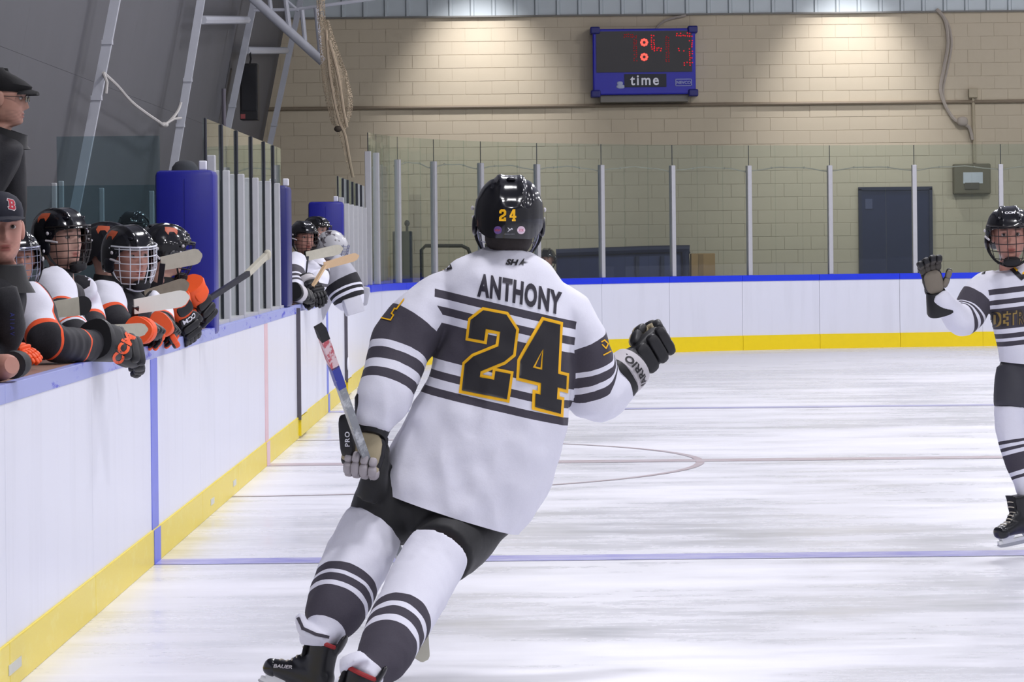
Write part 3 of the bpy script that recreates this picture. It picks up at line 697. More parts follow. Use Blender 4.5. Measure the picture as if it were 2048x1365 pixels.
for i, (x0, x1, x2, lab) in enumerate(((843, 932, 945, 'left black tubular rack behind the end glass'), (957, 1020, 1032, 'right black tubular rack behind the end glass beside the helmet'))):
    rk = thing('tube_rack', lab, 'rack', at(x0, 560, 51.8)); D = 51.8
    lo = lambda x: Vector((at(x, 500, D).x, D, 0.0))
    r0 = 500 if i else 492
    P = [lo(x0), at(x0, r0+8, D), at(x0+8, 492, D), at(x1-8, 492, D), at(x1+4, 498, D), at(x2-3, 512, D), lo(x2-3)]
    q = G(); q.tube(P, 0.028, 8); q.build('frame_tube', M_BLACK, rk)
    for z in (0.35, 0.75):
        q = G(); q.tube([(lo(x0).x, D, z), (lo(x2-3).x, D, z)], 0.02, 6); q.build('cross_tube', M_BLACK, rk)
cab = thing('steel_cabinet', 'dark grey cabinet behind the curved corner glass', 'cabinet', at(805, 560, 51.5))
a = at(785, 463, 51.5); b = at(823, 463, 51.5)
q = G(); q.box(((a.x+b.x)/2, 51.7, a.z/2), ((b.x-a.x)/2, 0.2, a.z/2), bev=0.01); q.build('body', mat('cabinet_grey', (58, 62, 70), 0.5), cab, smooth=False)
q = G(); q.box(((a.x+b.x)/2, 51.49, a.z/2), (0.008, 0.012, a.z/2-0.05)); q.build('door_gap', M_BLACK, cab, smooth=False)
q = G(); q.ell(at(814, 447, 51.6), (0.04, 0.04, 0.05)); q.tube([at(814, 452, 51.6), at(814, 464, 51.6)], 0.02, 6); q.build('valve', M_NAVYD, cab)
# ================================================================== PEOPLE: SHARED BUILDERS
def skin_mat(name, rgb):
    t = NT(name); b = t.b; nz = t.noise(40, 4); n2 = t.noise(14, 2)
    c = t.mix(nz, lin(tuple(v*0.93 for v in rgb)), lin(rgb)); c = t.mix(t.math('MULTIPLY', n2, 0.35), c, lin((min(255, rgb[0]*1.02), rgb[1]*0.82, rgb[2]*0.80)))
    c = t.mix(t.attr('lip'), c, lin((rgb[0]*0.82, rgb[1]*0.55, rgb[2]*0.56))); c = t.mix(t.attr('brow'), c, lin((58, 42, 36)))
    t.l(c, b.inputs['Base Color']); b.inputs['Roughness'].default_value = 0.55; b.inputs['Subsurface Weight'].default_value = 0.0; return t.m
M_SKIN = skin_mat('skin_fair', (204, 166, 150)); M_SKINR = skin_mat('skin_ruddy', (194, 146, 130)); M_SKINT = skin_mat('skin_tan', (174, 134, 116))
M_EYE = mat('eye_white', (186, 178, 174), 0.3, var=0.02); M_IRIS = mat('iris_dark', (44, 34, 30), 0.2); M_HAIR = mat('dark_hair', (38, 30, 28), 0.7, var=0.3, scale=80, bump=0.4)
M_HELM = mat('black_helmet_shell', (14, 14, 20), 0.16, var=0.05, coat=0.6); M_HELM2 = mat('black_helmet_plate', (20, 20, 30), 0.30, var=0.05); M_FOAM = mat('helmet_liner', (24, 24, 28), 0.8)
M_WIREB = mat('black_cage_wire', (40, 36, 36), 0.35, 0.4); M_WIREW = mat('white_cage_wire', (222, 224, 232), 0.3, 0.1); M_WIREC = mat('chrome_cage_wire', (150, 152, 172), 0.25, 0.7)
M_ORANGE = mat('orange_trim', (242, 88, 30), 0.55, var=0.06); M_ORANGEP = mat('orange_print', (184, 84, 52), 0.5); M_GREYTRIM = mat('silver_trim', (196, 192, 196), 0.55)
M_GBLACK = mat('glove_black', (20, 20, 24), 0.5, var=0.15, bump=0.1); M_GPALM = mat('glove_palm_tan', (168, 156, 128), 0.75, var=0.12, bump=0.2); M_GGREY = mat('glove_palm_grey', (166, 160, 164), 0.75, var=0.12, bump=0.2)
M_GOLD = mat('gold_print', (250, 188, 6), 0.55, var=0.04); M_PRINT = mat('black_print', (28, 26, 32), 0.6, var=0.06)
M_PANTS = mat('black_shell_fabric', (15, 15, 18), 0.62, var=0.12, bump=0.12, sheen=0.1); M_BOOT = mat('black_boot', (20, 20, 24), 0.28, var=0.1); M_BOOTTOE = mat('toe_cap', (26, 27, 32), 0.2)
M_HOLDER = mat('white_blade_holder', (224, 226, 228), 0.4); M_RUNNER = mat('steel_runner', (170, 172, 178), 0.2, 0.9); M_LACE = mat('pale_laces', (196, 188, 172), 0.8); M_RED = mat('dark_red_liner', (150, 30, 34), 0.6)
M_TAPEW = mat('white_tape', (218, 216, 208), 0.8, var=0.05); M_TAPEG = mat('dirty_tape', (190, 186, 170), 0.85, var=0.12, scale=30); M_TAPEK = mat('black_tape', (28, 28, 32), 0.7); M_SHAFT = mat('grey_shaft', (132, 136, 142), 0.35, 0.3); M_SHAFTK = mat('black_shaft', (34, 34, 42), 0.35)
M_CLOTHK = mat('black_jacket', (17, 17, 20), 0.75, var=0.15, bump=0.15, sheen=0.15)

def interp(x, xs, ys): return float(np.interp(x, xs, ys))
def head_geo(neck_to=-0.24, beard=0.0):
    """head+neck as one surface: +Y is the face, +Z up, origin at eye-ear level; returns G and per-vertex lip / brow masks"""
    zs = [0.115, 0.112, 0.105, 0.095, 0.08, 0.05, 0.02, -0.01, -0.04, -0.07, -0.09, -0.104, -0.113, -0.119, -0.126, -0.15, -0.20, -0.26]
    W = [0.004, 0.022, 0.040, 0.053, 0.064, 0.074, 0.077, 0.074, 0.070, 0.063, 0.053, 0.043, 0.042, 0.047, 0.052, 0.054, 0.056, 0.075]
    Fy = [0.004, 0.026, 0.048, 0.064, 0.077, 0.089, 0.092, 0.090, 0.088, 0.087, 0.086, 0.080, 0.066, 0.048, 0.036, 0.034, 0.036, 0.05]
    By = [0.006, 0.032, 0.056, 0.072, 0.086, 0.099, 0.100, 0.094, 0.082, 0.070, 0.064, 0.061, 0.060, 0.059, 0.058, 0.058, 0.060, 0.07]
    zz = list(np.linspace(0.115, 0.06, 14))+list(np.linspace(0.056, -0.119, 48))+list(np.linspace(-0.124, neck_to, 8)); zi = zs[::-1]
    th = []
    for k in range(80):
        u = k/80*2*math.pi; th.append(u)
    R = []; lip = []; brow = []
    for z in zz:
        w = interp(z, zi, W[::-1]); fy = interp(z, zi, Fy[::-1]); by = interp(z, zi, By[::-1]); row = []
        for u in th:
            u2 = u-0.28*math.sin(2*u)*(1 if math.cos(u) > 0 else 0) # denser rings in front (u=0 is the face)
            sx, cy = math.sin(u2), math.cos(u2); e = 2/2.3
            x = w*math.copysign(abs(sx)**e, sx); y = (fy if cy > 0 else by)*math.copysign(abs(cy)**e, cy)
            lp = bw = 0.0
            if cy > 0.15:
                ax = abs(x)
                nz = interp(z, (-0.046, -0.040, -0.031, -0.012, 0.008, 0.028), (0, 0.014, 0.026, 0.017, 0.008, 0.0)); sg = interp(z, (-0.04, -0.028, 0.01, 0.03), (0.015, 0.0145, 0.009, 0.010))
                y += nz*math.exp(-(x/sg)**2)
                y -= 0.013*math.exp(-((ax-0.032)/0.015)**2-((z-0.010)/0.011)**2)
                y += 0.005*math.exp(-((ax-0.028)/0.024)**2-((z-0.032)/0.008)**2)
                y += 0.005*math.exp(-((ax-0.046)/0.017)**2-((z+0.024)/0.018)**2)
                lo = math.exp(-(x/0.022)**4)
                y += lo*(0.0055*math.exp(-((z+0.0595)/0.0055)**2)+0.0065*math.exp(-((z+0.073)/0.006)**2)-0.004*math.exp(-((z+0.0665)/0.0025)**2))
                y += 0.006*math.exp(-(x/0.022)**2-((z+0.098)/0.011)**2)
                lp = max(0, lo*max(math.exp(-((z+0.060)/0.006)**2), math.exp(-((z+0.073)/0.007)**2))*1.1-0.15)
                bw = max(0, min(1, 1.6*math.exp(-((ax-0.033)/0.019)**4-((z-0.031-0.1*(0.03-abs(ax-0.03)))/0.0055)**2)-0.3))*0.75
                if beard: bw = max(bw, beard*(1 if z < -0.045 else 0)*(0.5+0.5*math.sin(300*x)*math.sin(310*z)))
                if lp > 0.3 and abs(z+0.0665) < 0.003: bw = max(bw, 0.5)
            row.append(Vector((x, y, z))); lip.append(min(1, lp)); brow.append(bw)
        R.append(row)
    g = G(); g.rings(R, True); return g, lip, brow

def make_body(parent, MH, limbs, skin, torso=None, eyes=True, ears=True, beard=0.0):
    """limbs: list of (points, radii); torso: list of (centre, halfwidth vector, halfdepth vector) rings below the neck"""
    g, lip, brow = head_geo(beard=beard); g.xf(MH); n0 = len(g.v)
    if ears:
        for s in (-1, 1): g.ell((0, 0, 0), (0.012, 0.026, 0.036), None, 0.9, 10, 8); k = 10*7+2; g.v[-k:] = [tuple(MH @ (Vector((s*0.079, -0.012, 0.0))+Vector(p))) for p in g.v[-k:]]
    if torso:
        g.rings([[c+a*math.cos(t)+b*math.sin(t) for t in np.linspace(0, 2*math.pi, 18, endpoint=False)] for c, a, b in torso])
    for pts, rr in limbs: g.tube(pts, rr, 10, sm=3)
    o = g.build('body', skin, parent); me = o.data; n = len(me.vertices)
    set_attr(me, 'lip', list(lip)+[0]*(n-n0)); set_attr(me, 'brow', list(brow)+[0]*(n-n0))
    if eyes:
        for s in (-1, 1):
            e = G(); e.ell((s*0.032, 0.0745, 0.010), (0.0125, 0.0115, 0.0085), None, 1, 14, 10).xf(MH); ey = e.build('eye', M_EYE, o)
            e = G(); e.ell((s*0.032, 0.0845, 0.010), (0.0066, 0.0025, 0.0068), None, 1, 10, 6).xf(MH); e.build('iris', M_IRIS, ey)
    return o

def head_matrix(pos, yaw=0, pitch=0, roll=0, scale=1.0):
    """yaw 0 looks away from the camera (+Y), 180 looks at the camera; pitch>0 looks down; roll tilts"""
    r = math.radians
    return Matrix.Translation(pos) @ rotm('Z', r(yaw)) @ rotm('X', -r(pitch)) @ rotm('Y', r(roll)) @ Matrix.Scale(scale, 4)

def helmet(MH, parent, shell=None, plate=None, cage=None, logo=None, front=None, chin=True, text_m=None, ring=0):
    shell = shell or M_HELM; plate = plate or M_HELM2
    A, B, C = 0.113, 0.138, 0.140
    def edge(phi): # lower edge height by direction: phi 0 = face
        c = math.cos(phi)
        pts = [(-1.0, -0.082), (-0.75, -0.080), (-0.45, -0.060), (-0.25, -0.030), (0.0, -0.052), (0.25, -0.045), (0.42, 0.0), (0.6, 0.038), (1.0, 0.046)]
        return interp(c, [p[0] for p in pts], [p[1] for p in pts])
    n, m = 72, 26; R = []
    for i in range(m+1):
        row = []
        for j in range(n):
            phi = 2*math.pi*j/n; ze = edge(phi); t = i/m
            z = C*math.cos(t*math.pi/2) if False else C+(ze-C)*(1-(1-t)**1.0)
            u = t
            zt = C-(C-ze)*u**1.55 if u < 1 else ze
            z = zt
            if z > 0: k = max(0.0, 1-(z/C)**2.5)**(1/2.15)
            else: k = 1-0.10*(abs(z)/0.09)**2
            s = 1.0; x = A*k*math.sin(phi); y = B*k*math.cos(phi)-0.006
            ax = abs(x)
            # long ridges over the crown
            if z > 0.01:
                f = min(1, (z-0.01)/0.03)
                s += f*0.045*(math.exp(-((ax-0.036)/0.009)**4))-f*0.026*math.exp(-((ax-0.054)/0.008)**2)-f*0.018*math.exp(-(ax/0.016)**4)
            # raised rear plate
            if y < -0.02 and z < 0.035: s += 0.035*min(1, max(0, (0.062-ax)/0.008))*min(1, (0.035-z)/0.012)
            # side plate
            if ax > 0.08 and z < 0.06 and y > -0.06: s += 0.022*min(1, (0.06-z)/0.01)
            row.append(Vector((x*s, y*s, z+(s-1)*0.10*(1 if z > 0.06 else 0))))
        R.append(row)
    g = G(); g.rings(R, False); g.f.append(tuple(range(n)))
    # inner wall gives the shell its thickness
    k0 = (m)*n; inner = [Vector(p)*0.955 for p in R[-1]]; inner2 = [Vector((p.x*0.93, p.y*0.93, p.z*0.9+0.03)) for p in R[-1]]
    b = len(g.v); g.v += [tuple(p) for p in inner+inner2]
    for j in range(n):
        g.f.append((k0+j, k0+(j+1) % n, b+(j+1) % n, b+j)); g.f.append((b+j, b+(j+1) % n, b+n+(j+1) % n, b+n+j))
    g.xf(MH); he = g.build('helmet', shell, parent, angle=35)
    # vents
    for x, y, z, hx, hy, hz in ((0, -0.085, 0.118, 0.016, 0.018, 0.006), (0.062, -0.07, 0.085, 0.008, 0.022, 0.008), (-0.062, -0.07, 0.085, 0.008, 0.022, 0.008), (0.05, 0.085, 0.092, 0.008, 0.02, 0.006), (-0.05, 0.085, 0.092, 0.008, 0.02, 0.006)):
        q = G(); q.ell((x, y, z), (hx, hy, hz), None, 0.7, 10, 6).xf(MH); q.build('vent', plate, he)
    for s in (-1, 1):
        q = G(); q.ell((s*0.112, 0.01, -0.03), (0.010, 0.040, 0.034), None, 0.8, 12, 8).xf(MH); q.build('ear_guard', plate, he)
        q = G(); q.ell((s*0.120, 0.045, 0.030), (0.006, 0.008, 0.008), None, 1, 8, 6).xf(MH); q.build('screw', M_GREYTRIM, he)
        q = G(); q.tube([Vector((s*0.112, 0.02, -0.045)), Vector((s*0.098, 0.035, -0.085)), Vector((s*0.062, 0.062, -0.125)), Vector((0, 0.078, -0.138))], 0.006, 6, sm=4, flat=0.5).xf(MH); q.build('chin_strap', M_FOAM, he)
    if cage:
        wm, style = cage; q = G(); r = 0.0021 if style != 'dense' else 0.0024
        def cp(phi, z):
            k = interp(z, (-0.15, -0.135, -0.10, -0.04, 0.06), (0.50, 0.66, 0.86, 1.0, 1.0)); a, bb = 0.108*k, 0.158*k
            return Vector((a*math.sin(phi), bb*math.cos(phi)-0.006, z))
        zl = (0.045, 0.014, -0.018, -0.050, -0.080, -0.110) if style != 'wide' else (0.045, 0.008, -0.030, -0.068, -0.105)
        for z in zl:
            ph = math.radians(78 if z > -0.06 else 70); q.tube([cp(p, z) for p in np.linspace(-ph, ph, 19)], r, 5)
        for d in (-62, -40, -20, 0, 20, 40, 62) if style != 'wide' else (-60, -34, -11, 11, 34, 60):
            q.tube([cp(math.radians(d), z) for z in np.linspace(0.055, -0.135, 12)], r, 5)
        fr = [cp(math.radians(a), z) for a, z in ((-84, 0.05), (-80, 0.0), (-78, -0.05), (-72, -0.09), (-55, -0.125), (-28, -0.142), (0, -0.146), (28, -0.142), (55, -0.125), (72, -0.09), (78, -0.05), (80, 0.0), (84, 0.05))]
        q.tube(fr, r*1.8, 6, sm=3); q.tube([cp(math.radians(a), 0.056) for a in np.linspace(-80, 80, 19)], r*1.8, 6)
        q.xf(MH); cg = q.build('cage', wm, he)
        if chin:
            q = G(); q.ell((0, 0.098, -0.118), (0.042, 0.028, 0.022), None, 0.75, 14, 8).xf(MH); q.build('chin_cup', M_FOAM, cg)
        for s in (-1, 1):
            q = G(); q.tube([Vector((s*0.118, 0.03, 0.0)), Vector((s*0.112, 0.06, -0.005)), Vector((s*0.104, 0.085, -0.01))], 0.005, 6).xf(MH); q.build('cage_clip', M_GREYTRIM, cg)
    if logo: # fox-like flash on both sides of the shell
        bv = bvh_of(he)
        for s in (-1, 1):
            shape = [(-0.030, 0.022), (0.028, 0.024), (0.034, 0.0), (0.020, -0.024), (0.012, -0.006), (-0.012, -0.004), (-0.026, -0.020), (-0.034, 0.004)]
            Ml = MH @ Matrix.Translation((s*0.02, -0.01, 0.075)) @ rotm('Z', -s*math.pi/2) @ rotm('X', math.radians(20))
            decal('side_logo', poly_geo(shape), local_ray(Ml), bv, logo, he, 0.0015, 0.012)
    if front:
        bv = bvh_of(he); Ml = MH @ Matrix.Translation((0, 0, 0.088)) @ rotm('X', math.radians(18))
        vf = text_geo(front, 0.013, 0.03, 1.3); vf = ([Vector((-p.x, p.y, 0)) for p in vf[0]], vf[1])
        decal('front_lettering', vf, local_ray(Ml), bv, text_m or M_WHITE, he, 0.0015, 0.008)
    return he

def glove(M, parent, side, col, curl=(0.5, 0.7, 0.6), spread=0.0, size=1.0, thumb=(0.6, 0.75, -0.25), thumb_curl=0.35, text=None, text_m=None, roll_m=None, text_rot=0, band=None, fat=1.0):
    """hockey glove: wrist at origin, +Y along the hand, +Z back of hand, thumb on local X*side; col keys: back palm cuff finger roll thumb tip"""
    M = M @ Matrix.Scale(size, 4)
    # cuff
    R = []
    for y, a, b in ((-0.105, 0.066, 0.054), (-0.095, 0.069, 0.056), (-0.05, 0.060, 0.050), (-0.01, 0.052, 0.042), (0.01, 0.047, 0.036)):
        R.append([Vector((a*math.copysign(abs(math.cos(t))**0.8, math.cos(t)), y+0.012*math.sin(t), b*math.copysign(abs(math.sin(t))**0.8, math.sin(t)))) for t in np.linspace(0, 2*math.pi, 24, endpoint=False)])
    q = G(); q.rings(R, True).xf(M); gl = q.build('glove', col['cuff'], parent)
    q = G(); q.ell((0, 0.062, 0.004), (0.052, 0.066, 0.024), None, 0.6, 18, 10).xf(M); q.build('hand_back', col['back'], gl)
    q = G(); q.ell((0, 0.058, -0.016), (0.047, 0.060, 0.014), None, 0.7, 18, 10).xf(M); q.build('palm', col['palm'], gl)
    for y, zz, hy in ((0.015, 0.028, 0.024), (0.062, 0.028, 0.020), (0.100, 0.024, 0.017)):
        q = G(); q.ell((0, y, zz), (0.050, hy, 0.016), None, 0.55, 18, 8).xf(M); q.build('back_roll', col['roll'] if y > 0.02 else (roll_m or col['roll']), gl)
    if not band:
        q = G(); q.ell((0, -0.05, 0.047), (0.046, 0.040, 0.013), None, 0.6, 16, 8).xf(M @ rotm('X', 0.10)); q.build('wrist_roll', col.get('wrist', col['cuff']), gl)
    if band:
        R = []
        for y, e in ((-0.082, -0.004), (-0.078, 0.004), (-0.050, 0.006), (-0.026, 0.004), (-0.022, -0.004)):
            a, b = 0.060+e+(-y-0.02)*0.10, 0.056+e
            R.append([Vector((a*math.cos(t), y+0.010*math.sin(t), b*math.sin(t))) for t in np.linspace(0, 2*math.pi, 28, endpoint=False)])
        q = G(); q.rings(R, True).xf(M); q.build('cuff_band', band, gl)
    for k, x in enumerate((-0.0375, -0.0125, 0.0125, 0.0375)):
        xs = x*side; L = (0.036, 0.043, 0.046, 0.041)[k]
        T = Matrix.Translation((xs, 0.112, 0.004)) @ rotm('Z', -spread*xs*8)
        q = G(); qp = G()
        for j, c in enumerate(curl):
            T = T @ rotm('X', -c); Lj = L*(1.0, 0.80, 0.66)[j]; r = (0.0138-0.001*j)*fat
            q.ell((0, 0, 0), (r, Lj*0.60, r*1.08), None, 0.62, 12, 8); kk = 12*7+2
            q.v[-kk:] = [tuple(T @ (Vector(p)+Vector((0, Lj*0.5, 0.004)))) for p in q.v[-kk:]]
            qp.ell((0, 0, 0), (r*0.86, Lj*0.56, r*0.75), None, 0.7, 10, 7); kk = 10*6+2
            qp.v[-kk:] = [tuple(T @ (Vector(p)+Vector((0, Lj*0.5, -0.0075)))) for p in qp.v[-kk:]]
            T = T @ Matrix.Translation((0, Lj, 0))
        q.xf(M); qp.xf(M); q.build('finger', col['finger'], gl); qp.build('finger_palm', col.get('fpalm', col['palm']), gl)
    tv = Vector((thumb[0]*side, thumb[1], thumb[2])).normalized(); T = frame(Vector((0.044*side, 0.022, -0.006)), tv, (0, 0, 1)); q = G(); qp = G()
    for j, Lj in enumerate((0.050, 0.042)):
        if j: T = T @ rotm('Z', thumb_curl*side)
        q.ell((0, 0, 0), (0.0175-0.002*j, Lj*0.62, 0.0165), None, 0.65, 12, 8); kk = 12*7+2
        q.v[-kk:] = [tuple(T @ (Vector(p)+Vector((0, Lj*0.5, 0.002)))) for p in q.v[-kk:]]
        qp.ell((0, 0, 0), (0.0145, Lj*0.55, 0.012), None, 0.7, 10, 7); kk = 10*6+2
        qp.v[-kk:] = [tuple(T @ (Vector(p)+Vector((0, Lj*0.5, -0.009)))) for p in qp.v[-kk:]]
        T = T @ Matrix.Translation((0, Lj, 0))
    q.xf(M); qp.xf(M); q.build('thumb', col.get('thumb', col['finger']), gl); qp.build('thumb_palm', col['palm'], gl)
    if text:
        g2 = G()
        body, sz, y0, z0, rot = text; v, f = text_geo(body, sz, 0.03, 1.1)
        Rz = rotm('Z', rot); vv = []
        v, f = cutgrid(v, f, 0.006)
        for p in v:
            p = Rz @ Vector((p.x, p.y, 0)); an = p.x/0.060; vv.append(Vector((0.066*math.sin(an), y0+p.y, (z0+0.003)*math.cos(an))))
        g2.add(vv, f); g2.xf(M); g2.build('glove_lettering', text_m, gl, smooth=False, fix=False)
    return gl

def skate(M, parent, liner=None, lace=True, tilt=0.0):
    """ice skate: +Y toe, +Z up, runner touches local z=0 under the origin (ankle)"""
    foot = G()
    rows = [(-0.095, 0.020, 0.095, 0.045), (-0.085, 0.034, 0.105, 0.058), (-0.05, 0.038, 0.115, 0.066), (0.0, 0.037, 0.115, 0.062), (0.05, 0.040, 0.105, 0.050), (0.10, 0.045, 0.096, 0.040), (0.14, 0.044, 0.090, 0.034), (0.168, 0.034, 0.084, 0.027), (0.182, 0.015, 0.080, 0.014)]
    R = []
    for y, w_, zc, hz in catmull(rows, 3):
        R.append([Vector((w_*math.copysign(abs(math.cos(t))**0.8, math.cos(t)), y, zc+hz*math.copysign(abs(math.sin(t))**0.8, math.sin(t)))) for t in np.linspace(0, 2*math.pi, 20, endpoint=False)])
    foot.rings(R); sh = G(); R = []
    for z, yc, hy, hx in ((0.10, -0.030, 0.065, 0.038), (0.15, -0.022, 0.066, 0.040), (0.20, -0.012, 0.062, 0.043), (0.245, -0.002, 0.064, 0.046), (0.265, -0.002, 0.060, 0.044)):
        R.append([Vector((hx*math.cos(t), yc+hy*math.sin(t), z)) for t in np.linspace(0, 2*math.pi, 20, endpoint=False)])
    sh.rings(R); td = G(); td.ell((0, -0.066, 0.275), (0.030, 0.012, 0.045), rotm('X', 0.12), 0.8)
    ins = G(); ins.ell((0, 0.042, 0.140), (0.036, 0.066, 0.046), rotm('X', -0.75), 0.9); me = remesh([foot, sh, td, ins], 0.006, 4); me.transform(M); sk = finish(me, 'skate', M_BOOT, parent)
    q = G(); q.ell((0, 0.150, 0.084), (0.0465, 0.035, 0.034), None, 0.75, 18, 10).xf(M); q.build('toe_cap', M_BOOTTOE, sk)
    q = G(); R = []
    for z, yc, hx in ((0.14, 0.045, 0.026), (0.20, 0.056, 0.030), (0.250, 0.060, 0.032), (0.272, 0.068, 0.030)):
        R.append([Vector((hx*math.cos(t), yc+0.010*math.sin(t), z)) for t in np.linspace(0, 2*math.pi, 14, endpoint=False)])
    q.rings(R).xf(M); tg = q.build('tongue', M_FOAM, sk)
    if liner:
        q = G(); q.tube([Vector((0.044*math.cos(t), -0.002+0.060*math.sin(t), 0.258)) for t in np.linspace(0, 2*math.pi, 20)], 0.009, 8).xf(M); q.build('liner_rim', liner, sk)
    if lace:
        q = G(); bl = bvh_of(sk, tg)
        for k in range(7):
            y = 0.125-0.009*k; z = 0.12+0.020*k; P = []
            for x in (-0.024, -0.012, 0, 0.012, 0.024):
                h = bl.ray_cast(M @ Vector((x, y+0.1, z+0.07)), (M.to_3x3() @ Vector((0, -1, -0.7))).normalized())
                if h[0] is not None: P.append(h[0])
            if len(P) > 2: q.tube(P, 0.0032, 5)
        if q.v: q.build('laces', M_LACE, sk)
    q = G(); q.box((0, 0.045, 0.030), (0.010, 0.135, 0.010), bev=0.003)
    for y, L in ((-0.055, 0.042), (0.120, 0.042)):
        q.rings([[Vector((a*sx, y+b*sy, z)) for sx, sy in ((-1, -1), (1, -1), (1, 1), (-1, 1))] for z, a, b in ((0.026, 0.010, L*0.7), (0.045, 0.014, L), (0.066, 0.028, L*1.1))])
    q.xf(M); q.build('blade_holder', M_HOLDER, sk, angle=30)
    P = [(y, 0.022) for y in np.linspace(-0.098, 0.185, 3)]+[(0.188, 0.015), (0.165, 0.003), (0.12, 0.0), (0.0, 0.0), (-0.06, 0.0), (-0.092, 0.004), (-0.105, 0.015)]
    q = G(); q.prism([(0, a, b) for a, b in P], (-0.0022, 0, 0), (0.0022, 0, 0)).xf(M); q.build('runner', M_RUNNER, sk, smooth=False)
    return sk

def ring_tube(rows, n=26, flat=None):
    """cloth tube through (point, radius) rows"""
    g = G(); g.tube([r[0] for r in rows], [r[1] for r in rows], n, True, 1.0, None, 4); return g
def torso_geo(rows, n=40, e=0.86):
    """rows: (left point, right point, half depth, depth direction offset)"""
    g = G(); pk = []
    for r in rows:
        L, Rr = Vector(r[0]), Vector(r[1]); pk.append(tuple((L+Rr)/2)+tuple((Rr-L)/2)+(r[2],))
    pk = catmull(pk, 4); R = []
    for p in pk:
        c = Vector(p[:3]); h = Vector(p[3:6]); d = Vector((-h.y, h.x, 0)).normalized()*p[6] if (abs(h.x)+abs(h.y)) > 1e-6 else Vector((0, p[6], 0))
        R.append([c+h*math.copysign(abs(math.cos(t))**e, math.cos(t))+d*math.copysign(abs(math.sin(t))**e, math.sin(t)) for t in np.linspace(0, 2*math.pi, n, endpoint=False)])
    g.rings(R); return g
def jersey_mat(name, torso_stops, sleeve_stops, bump=0.15, edge=None):
    t = NT(name); b = t.b
    vs = t.attr('vs'); wv = t.math('GREATER_THAN', t.attr('w'), 0.0)
    ct = t.ramp(t.attr('vt'), [(p, lin(c)) for p, c in torso_stops]); cs = t.ramp(vs, [(p, lin(c)) for p, c in sleeve_stops])
    c = t.mix(wv, ct, cs)
    if edge: c = t.mix(t.math('MULTIPLY', wv, t.math('LESS_THAN', t.attr('w'), edge[1])), c, lin(edge[0]))
    nz = t.noise(220, 2); c = t.mix(t.math('MULTIPLY', nz, 0.10), c, lin((120, 120, 130)))
    t.l(c, b.inputs['Base Color']); b.inputs['Roughness'].default_value = 0.72; b.inputs['Sheen Weight'].default_value = 0.05; b.inputs['Specular IOR Level'].default_value = 0.25
    t.bump(t.math('ADD', t.noise(9, 5, 0.6), t.math('MULTIPLY', t.noise(300, 1), 0.05)), bump, 0.02); return t.m
def sock_mat(name, stops):
    t = NT(name); b = t.b; c = t.ramp(t.attr('vs'), [(p, lin(q)) for p, q in stops]); nz = t.noise(260, 2)
    t.l(t.mix(t.math('MULTIPLY', nz, 0.12), c, lin((120, 120, 130))), b.inputs['Base Color']); b.inputs['Roughness'].default_value = 0.8; b.inputs['Specular IOR Level'].default_value = 0.2
    t.bump(t.noise(10, 5, 0.6), 0.15, 0.02); return t.m
WHT = (228, 228, 240); DRK = (66, 62, 72); BLK = (26, 25, 30); ORG = (240, 86, 34)
def jersey(parent, rows, sleeves, m, axis, hw, voxel=0.011, amp=0.006, seed=1.0, name='jersey', woff=0.0, smooth=4, cut=True, remap=None):
    """rows: torso rings, sleeves: list of [(point, radius)...], axis (neck point, hem point): measured coordinate along it"""
    gs = [torso_geo(rows)]+[ring_tube(s) for s in sleeves]
    me = remesh(gs, voxel, smooth); wrinkle(me, amp, 5.0, seed, (1, 1, 0.45), amp*0.5, 14)
    if cut: # clean open hem
        c0 = (Vector(rows[-1][0])+Vector(rows[-1][1]))/2; sd = Vector(rows[-1][1])-Vector(rows[-1][0]); no = sd.cross(Vector((-sd.y, sd.x, 0))).normalized(); no = no if no.z < 0 else -no
        bm = bmesh.new(); bm.from_mesh(me); bmesh.ops.bisect_plane(bm, geom=list(bm.verts)+list(bm.edges)+list(bm.faces), plane_co=c0-no*0.035, plane_no=no, clear_outer=True); bm.to_mesh(me); bm.free()
    V, _ = mesh_np(me); N, Hm = np.array(axis[0]), np.array(axis[1]); d = (Hm-N); Ln = np.linalg.norm(d); d = d/Ln
    vt = (V-N)@d
    cs = np.array([[((Vector(r[0])+Vector(r[1]))/2)[i] for i in range(3)] for r in rows]); hws = np.array([(Vector(r[1])-Vector(r[0])).length/2 for r in rows]); dps = np.array([r[2] for r in rows])
    tv = (cs-N)@d; o = np.argsort(tv); cx = np.stack([np.interp(vt, tv[o], cs[o, i]) for i in range(3)], 1); hw_ = np.interp(vt, tv[o], hws[o]); dp_ = np.interp(vt, tv[o], dps[o])
    side = Vector(rows[len(rows)//2][1])-Vector(rows[len(rows)//2][0]); side = np.array(side.normalized()); q = V-cx
    et = np.sqrt(((q@side)/hw_)**2)
    best = np.full(len(V), -9.0); vs = np.zeros(len(V))
    for si, s in enumerate(sleeves):
        P = [r[0] for r in s]; sv, dist = poly_param(V, P); acc = [0.0]
        for a, b in zip(P[:-1], P[1:]): acc.append(acc[-1]+(Vector(b)-Vector(a)).length)
        sv = smooth_vals(me, sv, 10); rad = np.interp(sv, acc, [r[1] for r in s]); wv = et-dist/rad+woff
        wv = np.where(sv < 0, np.minimum(wv, -0.2-sv*-1), wv)
        if remap and remap[si]: sv = np.interp(sv, remap[si][0], remap[si][1])
        k = wv > best; best[k] = wv[k]; vs[k] = sv[k]
    set_attr(me, 'vt', np.clip(vt, 0.001, 0.999)); set_attr(me, 'vs', np.clip(vs, 0.001, 0.999)); set_attr(me, 'w', best)
    return finish(me, name, m, parent)
